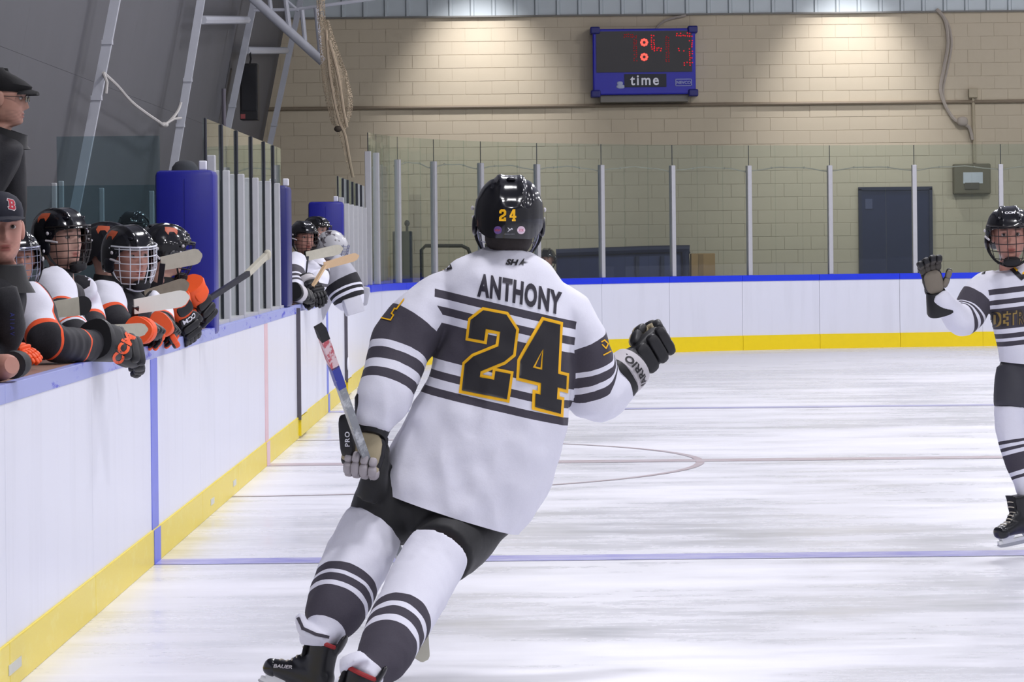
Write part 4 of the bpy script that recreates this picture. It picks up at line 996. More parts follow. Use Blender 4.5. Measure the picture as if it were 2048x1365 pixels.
def s_at(rows, px_, py_):
    """length along the axis of rows at the place seen at a picture position"""
    best = (1e9, 0); acc = 0
    for (a, _), (b, _) in zip([r[:2] for r in rows[:-1]], [r[:2] for r in rows[1:]]):
        A, B = Vector(pix(a)), Vector(pix(b)); d = B-A; t = max(0, min(1, (Vector((px_, py_))-A).dot(d)/max(1e-9, d.dot(d)))); L = (Vector(b)-Vector(a)).length
        e = (A+d*t-Vector((px_, py_))).length
        if e < best[0]: best = (e, acc+t*L)
        acc += L
    return best[1]
def sock(parent, rows, m, name='sock', voxel=0.009, amp=0.004, seed=2.0, extra=()):
    me = remesh([ring_tube(rows)]+list(extra), voxel, 3); wrinkle(me, amp, 9, seed, (1, 1, 0.6), amp*0.5, 22)
    V, _ = mesh_np(me); sv, _d = poly_param(V, [r[0] for r in rows]); sv = smooth_vals(me, sv, 14); set_attr(me, 'vs', np.clip(sv, 0.001, 0.999)); return finish(me, name, m, parent)
def cloth(parent, gs, m, name, voxel=0.011, amp=0.004, seed=3.0, smooth=4, scale=7):
    me = remesh(gs, voxel, smooth); wrinkle(me, amp, scale, seed, (1, 1, 0.6), amp*0.5, 18); return finish(me, name, m, parent)
def blade(parent, heel, toe, up, width, m, tip_m=None, th=0.010, curve=0.02, name='blade', tip_from=0.75):
    """stick blade: rounded slab from heel to toe, width along up"""
    heel, toe, up = Vector(heel), Vector(toe), Vector(up).normalized(); d = toe-heel; L = d.length; d.normalize(); up = (up-d*up.dot(d)).normalized(); nrm = d.cross(up)
    def slab(t0, t1, mm, nm, grow_=0.0):
        q = G(); n = 14; R = []
        for i in range(n+1):
            t = t0+(t1-t0)*i/n; w_ = width*(0.84+0.16*t); k = 1.0
            if t > 0.80: k = math.sqrt(max(0.02, 1-((t-0.80)/0.20)**2))
            lo = -w_/2*k*(1.0 if t < 0.8 else 1)+0.0; hi = w_/2*k
            c = heel+d*(L*t)+nrm*(curve*t*t)+up*(0.10*width*(t*t)); e = th/2+grow_
            R.append([c+up*(lo-grow_)+nrm*e*0.6, c+up*(hi+grow_)+nrm*e*0.6, c+up*(hi+grow_)-nrm*e*0.6, c+up*(lo-grow_)-nrm*e*0.6])
        q.rings(R); return q.build(nm, mm, parent, smooth=False)
    o = slab(0, 1, m, name)
    if tip_m:
        q = slab(tip_from, 1, tip_m, 'tip_tape', 0.0015)
    return o
def stick(label, heel, toe, up, shaft_to, width=0.075, bm=None, sm=None, tip=None, group=None, curve=0.02, tip_from=0.75, shaft_w=0.030):
    t = thing('hockey_stick', label, 'hockey stick', shaft_to, group)
    blade(t, heel, toe, up, width, bm or M_TAPEW, tip, curve=curve, tip_from=tip_from)
    d = (Vector(toe)-Vector(heel)).normalized(); q = G(); q.bar(Vector(heel)+d*0.01, shaft_to, shaft_w, 0.02); q.build('shaft', sm or M_SHAFTK, t, smooth=False)
    return t
# ================================================================== PLAYER 24 SEEN FROM BEHIND
TEAM_T = [(0.0, WHT), (0.161, DRK), (0.188, WHT), (0.217, DRK), (0.245, WHT), (0.272, DRK), (0.397, WHT), (0.436, DRK), (0.464, WHT), (0.494, DRK), (0.522, WHT)]
TEAM_S = [(0.0, WHT), (0.205, DRK), (0.340, WHT), (0.371, DRK), (0.407, WHT), (0.438, DRK), (0.476, WHT)]
M_JER = jersey_mat('white_striped_jersey', TEAM_T, TEAM_S)
P1 = thing('person', 'hockey player in white jersey number 24 seen from behind with fist raised', 'person', at(700, 1400, 11.8))
D0 = 12.0
nk = at(1020, 515, D0); hem = at(900, 1025, D0)
def tr(l, r, d, D=D0, dd=0.0): return (at(l[0], l[1], D+dd), at(r[0], r[1], D-dd), d)
rows = [tr((980, 498), (1062, 502), 0.075, 12.02), tr((945, 512), (1098, 528), 0.105, 12.01), tr((900, 535), (1128, 572), 0.13), tr((884, 575), (1142, 622), 0.15), tr((888, 640), (1146, 690), 0.165), tr((876, 700), (1143, 755), 0.17),
        tr((855, 760), (1136, 825), 0.175), tr((815, 830), (1118, 905), 0.19), tr((775, 905), (1090, 985), 0.205), tr((764, 955), (1052, 1046), 0.215), tr((766, 1002), (1020, 1084), 0.22)]
sL = [(at(925, 572, 12.0), 0.062), (at(888, 590, 12.0), 0.082), (at(852, 625, 11.98), 0.098), (at(804, 690, 11.95), 0.104), (at(784, 745, 11.90), 0.094), (at(768, 795, 11.86), 0.088), (at(752, 832, 11.84), 0.068), (at(744, 856, 11.83), 0.056)]
sR = [(at(1098, 592, 12.02), 0.066), (at(1126, 618, 12.03), 0.080), (at(1150, 655, 12.05), 0.088), (at(1168, 700, 12.07), 0.092), (at(1178, 745, 12.09), 0.098), (at(1190, 785, 12.11), 0.104), (at(1220, 776, 12.14), 0.088), (at(1242, 758, 12.17), 0.072), (at(1256, 747, 12.19), 0.060)]
rmR = ([0, .20, .285, .305, .335, .355, .385, 1], [0, .205, .34, .371, .407, .438, .476, 1.09])
J1 = jersey(P1, rows, [sL, sR], M_JER, (nk, hem), None, voxel=0.010, amp=0.014, seed=1.3, remap=[None, rmR])
MH1 = head_matrix(at(1018, 434, 12.02), 3, 4, 2, 1.05)
make_body(P1, MH1, [([at(900, 570, 12), at(784, 745, 11.9), at(744, 870, 11.83)], [0.05, 0.042, 0.03]), ([at(1115, 600, 12), at(1184, 775, 12.1), at(1262, 742, 12.2)], [0.05, 0.042, 0.03]),
                    ([at(850, 980, 12), at(715, 1120, 11.95), at(650, 1270, 11.6)], [0.085, 0.06, 0.04]), ([at(930, 1020, 12), at(840, 1175, 11.6), at(735, 1345, 11.0)], [0.085, 0.06, 0.04])],
          M_SKIN, [(at(1018, 520, 12.02), Vector((0.07, 0, 0)), Vector((0, 0.05, 0))), (at(1010, 570, D0), Vector((0.18, 0, -0.03)), Vector((0, 0.09, 0))), (at(960, 800, D0), Vector((0.15, 0, -0.03)), Vector((0, 0.1, 0))), (at(895, 990, D0), Vector((0.16, 0, -0.03)), Vector((0, 0.11, 0)))])
q = G(); q.ell((0, -0.010, -0.062), (0.080, 0.090, 0.076), None, 0.9, 22, 14).xf(MH1); q.build('hair', M_HAIR, P1)
he = helmet(MH1, P1, cage=(M_WIREC, 'std'))
bv = bvh_of(he)
def aff(cx_, cy_, ang=0.0, k=1.0):
    c_, s_ = math.cos(ang), math.sin(ang)
    return lambda u, v: (cx_+k*(u*c_+v*s_), cy_+k*(u*s_-v*c_))     # u right, v up, in picture units
DG2 = [(0, 0), (10, 0), (10, 3.0), (9.2, 3.0), (9.2, 2.3), (4.0, 2.3), (4.0, 3.6), (8.2, 6.2), (10, 8.2), (10, 12.6), (8.2, 14.4), (1.8, 14.4), (0, 12.6), (0, 9.6), (3.4, 9.6), (3.4, 11.4), (6.6, 11.4), (6.6, 8.8), (1.2, 5.4), (0, 4.0)]
def digits_geo(outl):
    two = [(0, 0), (10.2, 0), (10.2, 5.2), (6.8, 5.2), (6.8, 3.4), (3.6, 3.4), (3.6, 4.6), (8.4, 7.4), (10.2, 9.2), (10.2, 14.2), (7.6, 16.8), (2.4, 16.8), (0, 14.4), (0, 10.8), (3.5, 10.8), (3.5, 13.2), (6.7, 13.2), (6.7, 10.2), (1.6, 7.2), (0, 5.4)]
    four = [(3.6, 0), (9.2, 0), (9.2, 2.6), (8.2, 2.6), (8.2, 4.8), (10.0, 4.8), (10.0, 7.4), (8.2, 7.4), (8.2, 16.8), (4.6, 16.8), (0, 8.0), (0, 4.8), (4.7, 4.8), (4.7, 2.6), (3.6, 2.6)]
    hole = [(2.8, 7.4), (4.8, 7.4), (4.8, 11.4)]
    if outl: two = grow(two, outl); four = grow(four, outl); hole = grow(hole, -outl*0.55)
    return poly_geo(two), poly_geo(four, [hole[::-1]])
# helmet markings
t2, t4 = digits_geo(0)
for nm, geo, cx_ in (('number_two', t2, 998.5), ('number_four', t4, 1019)):
    decal('helmet_'+nm, geo, from_cam(lambda u, v, c0=cx_: (c0+1.33*u+0.03*v, 442.5-1.42*v+0.03*u)), bv, M_GOLD, he, 0.0015, 3)
for nm, cx_, cy_, m1, m2 in (('blue_sticker', 996, 460.5, mat('sticker_purple', (112, 84, 150), 0.4), mat('sticker_red', (196, 84, 100), 0.4)), ('pink_sticker', 1042, 460.5, mat('sticker_pink', (220, 196, 212), 0.4), mat('sticker_rose', (206, 110, 140), 0.4))):
    ci = [(8*math.cos(a), 8*math.sin(a)) for a in np.linspace(0, 2*math.pi, 20, endpoint=False)]
    st = decal(nm, poly_geo(ci), from_cam(aff(cx_, cy_)), bv, m1, he, 0.0015, 4)
    decal('sticker_print', text_geo('USA' if 'blue' in nm else 'ICE', 4.6, 0.03), from_cam(aff(cx_, cy_)), bv, m2, he, 0.0022, 4)
decal('helmet_emblem', poly_geo([(-5, 4.4), (-3.4, 4.4), (0, 1.0), (3.4, 4.2), (5.4, 2.2), (5, 0.4), (1.6, -4), (-0.2, -2), (2.4, 1.2), (0.6, 1.6), (-1, -1), (-4.4, -4.6), (-5, -4), (-1.8, 0)]), from_cam(aff(1020, 460)), bv, M_WHITE, he, 0.0015, 3)
decal('helmet_web_lettering', text_geo('ebisky.netm', 3.6, 0.0, 1.1), from_cam(aff(1019, 468.5)), bv, mat('grey_print', (150, 150, 158)), he, 0.0015, 4)
# gold neck tape under the collar
q = G(); q.tube([at(982, 513, 12.0), at(1000, 506, 11.965), at(1025, 504, 11.955), at(1048, 508, 11.97), at(1062, 516, 12.0)], 0.0045, 8, sm=4); q.build('neck_guard', M_GOLD, P1)
# jersey lettering, laid on the cloth
bj = bvh_of(J1)
t2o, t4o = digits_geo(0.62); t2i, t4i = digits_geo(0)
A2 = lambda u, v: (921.0+5.75+9.25*u+2.95*v-0.85*v*0.0, 784.0+2.05*u-10.05*v+0.0*u)
def z4(zx, zy): return 600+zx/2.395, 330+zy/2.395
def map2(u, v):
    # corners of the digit on the enlarged picture: bottom-left (772,1085) bottom-right (990,1130), top-left (838,690)
    x0, y0 = z4(776, 1082); x1, y1 = z4(992, 1124); x2, y2 = z4(828, 688); a, b = u/10.2, v/16.8
    return x0+(x1-x0)*a+(x2-x0)*b, y0+(y1-y0)*a+(y2-y0)*b+6*a*(1-a)*0
def map4(u, v):
    x0, y0 = z4(1044, 1140); x1, y1 = z4(1262, 1196); x2, y2 = z4(1064, 720); a, b = u/10.0, v/16.8
    return x0+(x1-x0)*a+(x2-x0)*b, y0+(y1-y0)*a+(y2-y0)*b
for nm, go, gi, mp in (('number_two', t2o, t2i, map2), ('number_four', t4o, t4i, map4)):
    nb = decal(nm+'_gold_edge', go, from_cam(mp), bj, M_GOLD, J1, 0.0035, 0.6137); decal(nm, gi, from_cam(mp), bj, M_PRINT, J1, 0.0060, 0.6137)
vf = text_geo('ANTHONY', 1.0, 0.045, 0.82, 0.0, 1.12); xs = [p.x for p in vf[0]]; wd = max(xs)-min(xs)
def mapn(u, v):
    a = u/wd+0.5; x0, y0 = z4(852, 577); x1, y1 = z4(1250, 668); yy = y0+(y1-y0)*a-(7*4*a*(1-a))*0.6
    h = 47.0; return x0+(x1-x0)*a+v*h*0.06, yy-v*h
decal('name_lettering', vf, from_cam(mapn), bj, mat('name_print', (40, 36, 50), 0.6), J1, 0.003, 0.08)
decal('maker_lettering', text_geo('SH', 12, 0.05, 1.3, 0.25), from_cam(aff(1024, 525.5, 0.05)), bj, M_PRINT, J1, 0.003, 4)
decal('maker_star', poly_geo([(-9, -7), (1, -1), (14, -1), (4, -4), (0, -9), (-2, -5)][::-1] if False else [(-7, -7), (-1, -4), (3, -7), (3, -2), (13, 0), (3, 1), (4, 8), (-1, 2)]), from_cam(aff(1044, 525, 0.05)), bj, M_PRINT, J1, 0.003, 4)
decal('shoulder_patch', poly_geo([(-16, -3), (-4, 6), (12, 6), (16, -2), (6, -6), (-4, -7)]), from_cam(aff(890, 535, 0.1)), bj, M_PRINT, J1, 0.003, 5)
decal('shoulder_patch_script', poly_geo([(-10, 0), (-3, 4), (10, 4), (12, 0), (4, -2)]), from_cam(aff(891, 535, 0.12)), bj, M_GREYTRIM, J1, 0.0045, 5)
decal('shoulder_patch_gold', poly_geo([(-9, -2), (-4, -4), (4, -4), (2, -2)]), from_cam(aff(886, 538, 0.1)), bj, M_GOLD, J1, 0.0045, 5)
# sleeve numbers: part of a four on the left sleeve, part of a two on the right sleeve
def outline_strip(name, pts, wpx, m):
    for a, b in zip(pts[:-1], pts[1:]):
        d = Vector((b[0]-a[0], b[1]-a[1])); n_ = Vector((-d.y, d.x)).normalized()*wpx/2; e = d.normalized()*wpx/2
        quad = [(a[0]-e.x+n_.x, a[1]-e.y+n_.y), (a[0]-e.x-n_.x, a[1]-e.y-n_.y), (b[0]+e.x-n_.x, b[1]+e.y-n_.y), (b[0]+e.x+n_.x, b[1]+e.y+n_.y)]
        decal(name, poly_geo(quad), from_cam(lambda u, v: (u, v)), bj, m, J1, 0.003, 4)
outline_strip('sleeve_number_edge', [(808, 600), (794, 619), (790, 618), (784, 628), (788, 631), (782, 641), (764, 637)], 2.6, M_GOLD)
outline_strip('sleeve_number_edge', [(1204, 690), (1211, 697), (1215, 688), (1208, 681), (1203, 684)], 2.4, M_GOLD); outline_strip('sleeve_number_edge', [(1207, 710), (1228, 699)], 2.6, M_GOLD)
# pants
L0, R0 = at(792, 955, D0), at(1030, 1035, D0)
pel = torso_geo([tr((800, 930), (1060, 1000), 0.15), tr((758, 968), (1042, 1040), 0.168), tr((735, 995), (1010, 1075), 0.17), (at(760, 1040, D0), at(975, 1100, D0), 0.13)])
thL = ring_tube([(at(812, 955, 12.0), 0.135), (at(785, 1005, 11.98), 0.132), (at(762, 1045, 11.96), 0.122), (at(752, 1064, 11.95), 0.105)])
thR = ring_tube([(at(958, 1005, 12.02), 0.132), (at(930, 1050, 11.97), 0.135), (at(900, 1088, 11.86), 0.125), (at(882, 1110, 11.78), 0.110)])
flL = ring_tube([(at(766, 895, 11.92), 0.03), (at(752, 940, 11.84), 0.042), (at(742, 992, 11.87), 0.056)])
cloth(P1, [pel, thL, thR, flL], M_PANTS, 'pants', 0.011, 0.004, 4.0)
# socks
skL = [(at(750, 1046, 11.95), 0.108), (at(728, 1092, 11.90), 0.115), (at(704, 1142, 11.82), 0.112), (at(677, 1205, 11.72), 0.106), (at(662, 1238, 11.66), 0.092), (at(650, 1264, 11.62), 0.062), (at(645, 1280, 11.60), 0.050)]
sl_ = lambda x, y: s_at(skL, x, y)
SOCK_L = [(0.0, WHT), (sl_(693, 1166), DRK), (sl_(687, 1181), WHT), (sl_(684, 1188), DRK), (sl_(678, 1203), WHT), (sl_(673, 1213), DRK), (sl_(652, 1258), WHT)]
M_SOCK1 = sock_mat('striped_sock', SOCK_L)
fold = ring_tube([(at(622, 1258, 11.87), 0.062), (at(628, 1284, 11.88), 0.066)]); fold = G(); fold.tube([at(600, 1232, 11.6), at(612, 1262, 11.56), at(648, 1276, 11.54)], [0.016, 0.026, 0.018], 12, sm=4)
band = G(); band.tube([at(634, 1262, 11.6), at(632, 1290, 11.6)], [0.058, 0.056], 20, sm=3)
so_ = sock(P1, skL, M_SOCK1, extra=[fold, band])
M_STRIPE = mat('sock_stripe_dark', DRK, 0.8)
for P in ([(597, 1238), (606, 1258), (632, 1270), (656, 1275)],):
    for a_, b_ in zip(P[:-1], P[1:]):
        d_ = Vector((b_[0]-a_[0], b_[1]-a_[1])); n_ = Vector((-d_.y, d_.x)).normalized()*3; e_ = d_.normalized()*2
        decal('fold_stripe', poly_geo([(a_[0]-e_.x+n_.x, a_[1]-e_.y+n_.y), (a_[0]-e_.x-n_.x, a_[1]-e_.y-n_.y), (b_[0]+e_.x-n_.x, b_[1]+e_.y-n_.y), (b_[0]+e_.x+n_.x, b_[1]+e_.y+n_.y)]), from_cam(lambda u, v: (u, v)), bvh_of(so_), M_STRIPE, so_, 0.002, 4)
skR = [(at(878, 1100, 11.74), 0.108), (at(850, 1150, 11.66), 0.112), (at(822, 1205, 11.48), 0.106), (at(790, 1265, 11.28), 0.098), (at(764, 1318, 11.12), 0.084), (at(738, 1348, 11.02), 0.056), (at(724, 1362, 10.98), 0.046)]
sr_ = lambda x, y: s_at(skR, x, y)
SOCK_R = [(0.0, WHT), (sr_(796, 1238), DRK), (sr_(788, 1253), WHT), (sr_(783, 1261), DRK), (sr_(775, 1276), WHT), (sr_(770, 1286), DRK), (sr_(736, 1349), WHT)]
band = G(); band.tube([at(704, 1316, 11.0), at(712, 1338, 10.98)], [0.042, 0.055], 18, sm=3)
sock(P1, skR, sock_mat('striped_sock_right', SOCK_R), seed=5.0, extra=[band])
# skates
def skate_at(top, up, toe, k):
    up = Vector(up).normalized(); return frame(Vector(top)-up*0.252*k, toe, up) @ Matrix.Scale(k, 4)
ML = skate_at(at(648, 1288, 11.6), (0.40, 0, 0.9), (-0.80, 0.30, 0.355), 0.88); k1 = skate(ML, P1, M_RED); decal('boot_lettering', text_geo('BAUER', 7, 0.02, 1.3, 0.2), from_cam(aff(566, 1334, 0.08)), bvh_of(k1), M_GREYTRIM, k1, 0.0015, 4)
MR = skate_at(at(722, 1350, 10.98), (0.42, 0.05, 0.9), (-0.82, 0.10, 0.38), 0.88); skate(MR, P1, M_RED)
# gloves
GK = dict(back=M_GBLACK, palm=M_GPALM, cuff=M_GBLACK, finger=M_GBLACK, roll=M_GBLACK)
GL1 = dict(back=M_GBLACK, palm=M_GPALM, cuff=M_GBLACK, finger=M_GGREY, roll=M_GBLACK, thumb=M_GBLACK, wrist=M_GGREY)
wl_ = at(742, 868, 11.83)
# left hand hangs down with the palm towards the camera, fingers closed round the shaft
MG = frame(wl_, at(728, 930, 11.80)-at(744, 850, 11.83), Vector((0.25, 1, 0.1)))
glove(MG, P1, -1, GL1, curl=(1.15, 1.25, 0.9), thumb=(0.15, 0.95, -0.5), thumb_curl=0.2, size=1.14)
M = frame(at(686, 885, 11.74), Vector((0, 0, -1)), Vector((-0.45, -1, 0)))
q = G(); q.ell((0, 0, 0), (0.026, 0.075, 0.020), None, 0.55, 16, 10); q.xf(frame(at(694, 872, 11.76), Vector((0.06, 0, -1)), Vector((-0.4, -1, 0)))); fl = q.build('glove_finger_flap', M_GBLACK, P1)
v, f = text_geo('PRO', 0.0165, 0.02, 1.1, 0, 1.2); q = G(); Mt = frame(at(694, 878, 11.735), Vector((-1, 0, 0.06)), Vector((-0.2, -1, 0))); q.add([Mt @ Vector((p.x, p.y, 0.004)) for p in v], f)
q = G(); c0 = at(694.5, 879, 11.73); q.add([c0+Vector((-p.y*1.0, 0.0, p.x)) for p in v], f); q.build('flap_lettering', M_WHITE, fl, smooth=False, fix=False)
yv = at(1300, 702, 12.22)-at(1250, 748, 12.16)
MG = frame(at(1276, 722, 12.18), yv, Vector((0.62, -0.85, 0.0)))
GR1 = dict(back=M_GBLACK, palm=M_GPALM, cuff=M_GBLACK, finger=M_GBLACK, roll=M_GBLACK, thumb=M_GBLACK, wrist=M_GBLACK)
gr = glove(MG, P1, -1, GR1, curl=(1.0, 1.45, 1.1), thumb=(0.2, 0.9, -0.55), size=1.18, text=('WARRIOR', 0.024, -0.050, 0.064, math.pi), text_m=M_PRINT, band=M_GREYTRIM)
# stick
st = thing('hockey_stick', 'grey stick with red white and blue grip held by player 24', 'hockey stick', at(845, 1310, 12.2))
A, Bp = at(640, 655, 11.34), at(842, 1236, 12.30); dd = Bp-A
def sp_(t): return A+dd*t
for nm, t0, t1, w_, m in (('butt_cap', 0.0, 0.035, 0.036, M_TAPEK), ('red_grip_tape', 0.03, 0.125, 0.034, worn_mat('red_white_stripe', (196, 84, 96), (222, 196, 200), 0.48, 0.52, (9, 9, 1.0))), ('blue_grip_tape', 0.12, 0.19, 0.034, worn_mat('blue_star_tape', (38, 52, 156), (206, 210, 226), 0.60, 0.63, (6, 6, 6))), ('shaft', 0.18, 1.0, 0.031, worn_mat('silver_shaft', (140, 144, 148), (196, 200, 202), 0.50, 0.60, (3, 3, 2), 0.3))):
    q = G(); q.bar(sp_(t0), sp_(t1), w_*0.85, w_, (0.3, -1, 0)); q.build(nm, m, st, smooth=False)
blade(st, Bp, at(838, 1330, 12.22), Vector((1, 0.3, 0.2)), 0.062, mat('ivory_blade', (214, 212, 196), 0.6), curve=0.03)
# ================================================================== SECOND PLAYER AT THE RIGHT EDGE
def strokes(name, pts, wpx, m, bv, parent, off=0.003, step=4):
    for a, b in zip(pts[:-1], pts[1:]):
        d = Vector((b[0]-a[0], b[1]-a[1])); n_ = Vector((-d.y, d.x)).normalized()*wpx/2; e = d.normalized()*wpx*0.4
        quad = [(a[0]-e.x+n_.x, a[1]-e.y+n_.y), (a[0]-e.x-n_.x, a[1]-e.y-n_.y), (b[0]+e.x-n_.x, b[1]+e.y-n_.y), (b[0]+e.x+n_.x, b[1]+e.y+n_.y)]
        decal(name, poly_geo(quad), from_cam(lambda u, v: (u, v)), bv, m, parent, off, step)
P2 = thing('person', 'player in white striped jersey lettered DETROIT raising an open glove at right', 'person', at(2070, 1100, 17.0))
T2 = [(0.0, WHT), (0.109, DRK), (0.133, WHT), (0.163, DRK), (0.187, WHT), (0.206, DRK), (0.306, WHT), (0.331, DRK), (0.353, WHT), (0.370, DRK), (0.392, WHT)]
S2 = [(0.0, WHT), (0.135, DRK), (0.225, WHT), (0.240, DRK), (0.262, WHT), (0.285, DRK), (0.305, WHT)]
DP = 17.0
def tp(l, r, d): return (at(l[0], l[1], DP), at(r[0], r[1], DP), d)
rows = [tp((2022, 530), (2078, 524), 0.05), tp((1998, 540), (2108, 530), 0.09), tp((1970, 556), (2142, 542), 0.12), tp((1974, 590), (2144, 578), 0.14), tp((1982, 630), (2144, 620), 0.145), tp((1989, 665), (2142, 655), 0.15), tp((1997, 700), (2142, 700), 0.155), tp((2002, 738), (2140, 750), 0.155)]
sA = [(at(1998, 562, 17.0), 0.06), (at(1972, 576, 17.0), 0.078), (at(1952, 602, 16.98), 0.082), (at(1938, 630, 16.95), 0.082), (at(1922, 644, 16.9), 0.070), (at(1902, 622, 16.85), 0.060), (at(1884, 602, 16.8), 0.050), (at(1876, 593, 16.8), 0.046)]
sB = [(at(2115, 556, 17.0), 0.06), (at(2145, 575, 17.0), 0.08), (at(2175, 630, 16.95), 0.085), (at(2185, 690, 16.85), 0.075), (at(2180, 740, 16.7), 0.06)]
J2 = jersey(P2, rows, [sA, sB], jersey_mat('white_striped_jersey_front', T2, S2), (at(2048, 525, DP), at(2076, 735, DP)), None, 0.010, 0.008, 7.7)
MH2 = head_matrix(at(2019, 470, 16.95), 176, 6, 2, 1.02)
make_body(P2, MH2, [([at(1998, 565, 17), at(1930, 640, 16.9), at(1874, 588, 16.8)], [0.045, 0.04, 0.028]), ([at(2115, 560, 17), at(2180, 690, 16.85), at(2178, 745, 16.7)], [0.045, 0.04, 0.028]),
                    ([at(2035, 740, 17), at(2024, 850, 16.95), at(2054, 990, 16.9)], [0.08, 0.055, 0.035]), ([at(2105, 745, 17), at(2120, 870, 17.1), at(2130, 1030, 17.2)], [0.08, 0.055, 0.035])],
          M_SKINR, [(at(2045, 535, DP), Vector((0.06, 0, 0)), Vector((0, 0.05, 0))), (at(2055, 570, DP), Vector((0.17, 0, 0)), Vector((0, 0.09, 0))), (at(2066, 740, DP), Vector((0.15, 0, 0)), Vector((0, 0.1, 0)))])
helmet(MH2, P2, cage=(M_WIREB, 'wide'), front='CCM')
bj2 = bvh_of(J2)
strokes('collar', [(2018, 524), (2024, 538), (2043, 556), (2066, 540), (2080, 524)], 9, M_PRINT, bj2, J2, 0.003, 3); strokes('collar_gold_line', [(2026, 533), (2034, 542)], 3.5, M_GOLD, bj2, J2, 0.005, 3); strokes('collar_gold_line', [(2046, 548), (2066, 531)], 3.5, M_GOLD, bj2, J2, 0.005, 3)
for nm, bold, m, off in (('chest_lettering_edge', 0.055, mat('dull_gold_print', (150, 124, 66), 0.6), 0.003), ('chest_lettering', 0.010, mat('chest_black', (44, 38, 40), 0.6), 0.0045)):
    vf = text_geo('DETROIT', 1.0, bold, 0.62, 0, 1.14); hh = 1.0
    def mpd(u, v, W0=max(p.x for p in text_geo('DETROIT', 1.0, 0.055, 0.62, 0, 1.14)[0])*2):
        a = u/W0+0.5; return 1988+104*a, 640-10*a-v*30
    decal(nm, vf, from_cam(mpd), bj2, m, J2, off, 0.15)
decal('shoulder_patch', poly_geo([(-6, -2), (2, 4), (7, 3), (0, -4)]), from_cam(aff(1968, 545, -0.4)), bj2, M_PRINT, J2, 0.003, 4)
pel = torso_geo([tp((2005, 712), (2130, 712), 0.13), tp((1999, 745), (2132, 745), 0.14), tp((2005, 775), (2128, 775), 0.12)])
t1 = ring_tube([(at(2034, 740, 16.98), 0.100), (at(2028, 780, 16.96), 0.098), (at(2024, 818, 16.94), 0.088)]); t2_ = ring_tube([(at(2100, 740, 17.0), 0.105), (at(2112, 785, 17.03), 0.1), (at(2118, 825, 17.05), 0.09)])
cloth(P2, [pel, t1, t2_], mat('charcoal_shell_fabric', (58, 58, 66), 0.65, var=0.1), 'pants', 0.011, 0.004, 4.4)
SK2 = [(0.0, WHT), (0.165, DRK), (0.181, WHT), (0.199, DRK), (0.214, WHT), (0.232, DRK), (0.318, WHT), (0.336, DRK), (0.352, WHT)]
ms = sock_mat('striped_sock_small', SK2)
sock(P2, [(at(2022, 812, 16.94), 0.082), (at(2021, 850, 16.94), 0.076), (at(2027, 890, 16.93), 0.070), (at(2038, 930, 16.92), 0.064), (at(2049, 965, 16.91), 0.054), (at(2056, 996, 16.9), 0.048)], ms, seed=8.0)
sock(P2, [(at(2118, 820, 17.05), 0.085), (at(2121, 870, 17.1), 0.08), (at(2125, 930, 17.15), 0.07), (at(2129, 985, 17.2), 0.055), (at(2131, 1035, 17.2), 0.048)], ms, seed=9.0)
skate(skate_at(at(2055, 995, 16.9), (0.12, 0.1, 1), (-0.78, -0.55, -0.10), 0.9), P2)
MR2 = skate_at(Vector((at(2131, 1000, 17.2).x, 17.2, 0.252*0.88)), (0, 0, 1), (0.2, -1, 0), 0.88); skate(MR2, P2)
GW = dict(fpalm=mat('glove_finger_drab', (74, 70, 66), 0.8), back=M_GBLACK, palm=mat('glove_palm_drab', (120, 112, 100), 0.8, var=0.15), cuff=M_GBLACK, finger=M_GBLACK, roll=M_GBLACK)
MG = frame(at(1872, 586, 16.8), at(1860, 530, 16.78)-at(1875, 590, 16.8), Vector((-0.1, 1, 0.15))); g_ = glove(MG, P2, -1, GW, curl=(0.30, 0.65, 0.7), spread=0.6, size=0.98, fat=1.35, thumb=(0.55, 0.8, -0.2), thumb_curl=0.1)
MG = frame(at(2180, 748, 16.7), Vector((-0.1, -0.4, -1)), Vector((0.3, -1, 0.3))); glove(MG, P2, 1, GW, curl=(0.7, 0.8, 0.6), size=0.9)

# ================================================================== THE BENCHES
q = G(); bs = thing('players_bench', 'long wooden bench seat behind the orange team', 'bench', (-2.7, 15.5, 0.15))
q.box((-2.7, 15.5, 0.575), (0.15, 4.6, 0.025)); q.build('seat_plank', M_LEDGE, bs, smooth=False)
for y in (11.5, 13.5, 15.5, 17.5, 19.5):
    q = G(); q.box((-2.7, y, 0.35), (0.12, 0.03, 0.20)); q.build('leg', M_DARK, bs, smooth=False)
M_OJ = jersey_mat('orange_team_jersey', [(0.0, BLK), (0.60, ORG), (0.65, BLK)], [(0.0, WHT), (0.245, ORG), (0.275, BLK), (0.47, WHT), (0.485, ORG), (0.50, WHT), (0.515, BLK)], edge=(ORG, 0.10))
M_WJ = jersey_mat('white_team_jersey', TEAM_T, TEAM_S)
GO = dict(back=M_GBLACK, palm=M_GBLACK, cuff=M_GBLACK, finger=M_GBLACK, roll=M_GBLACK, wrist=M_GBLACK)
GOO = dict(back=M_GBLACK, palm=M_GBLACK, cuff=M_ORANGE, finger=M_GBLACK, roll=M_GBLACK, wrist=M_ORANGE, thumb=M_ORANGE)
GOF = dict(back=M_GBLACK, palm=M_GBLACK, cuff=M_ORANGE, finger=M_ORANGE, roll=M_GBLACK, wrist=M_GBLACK)
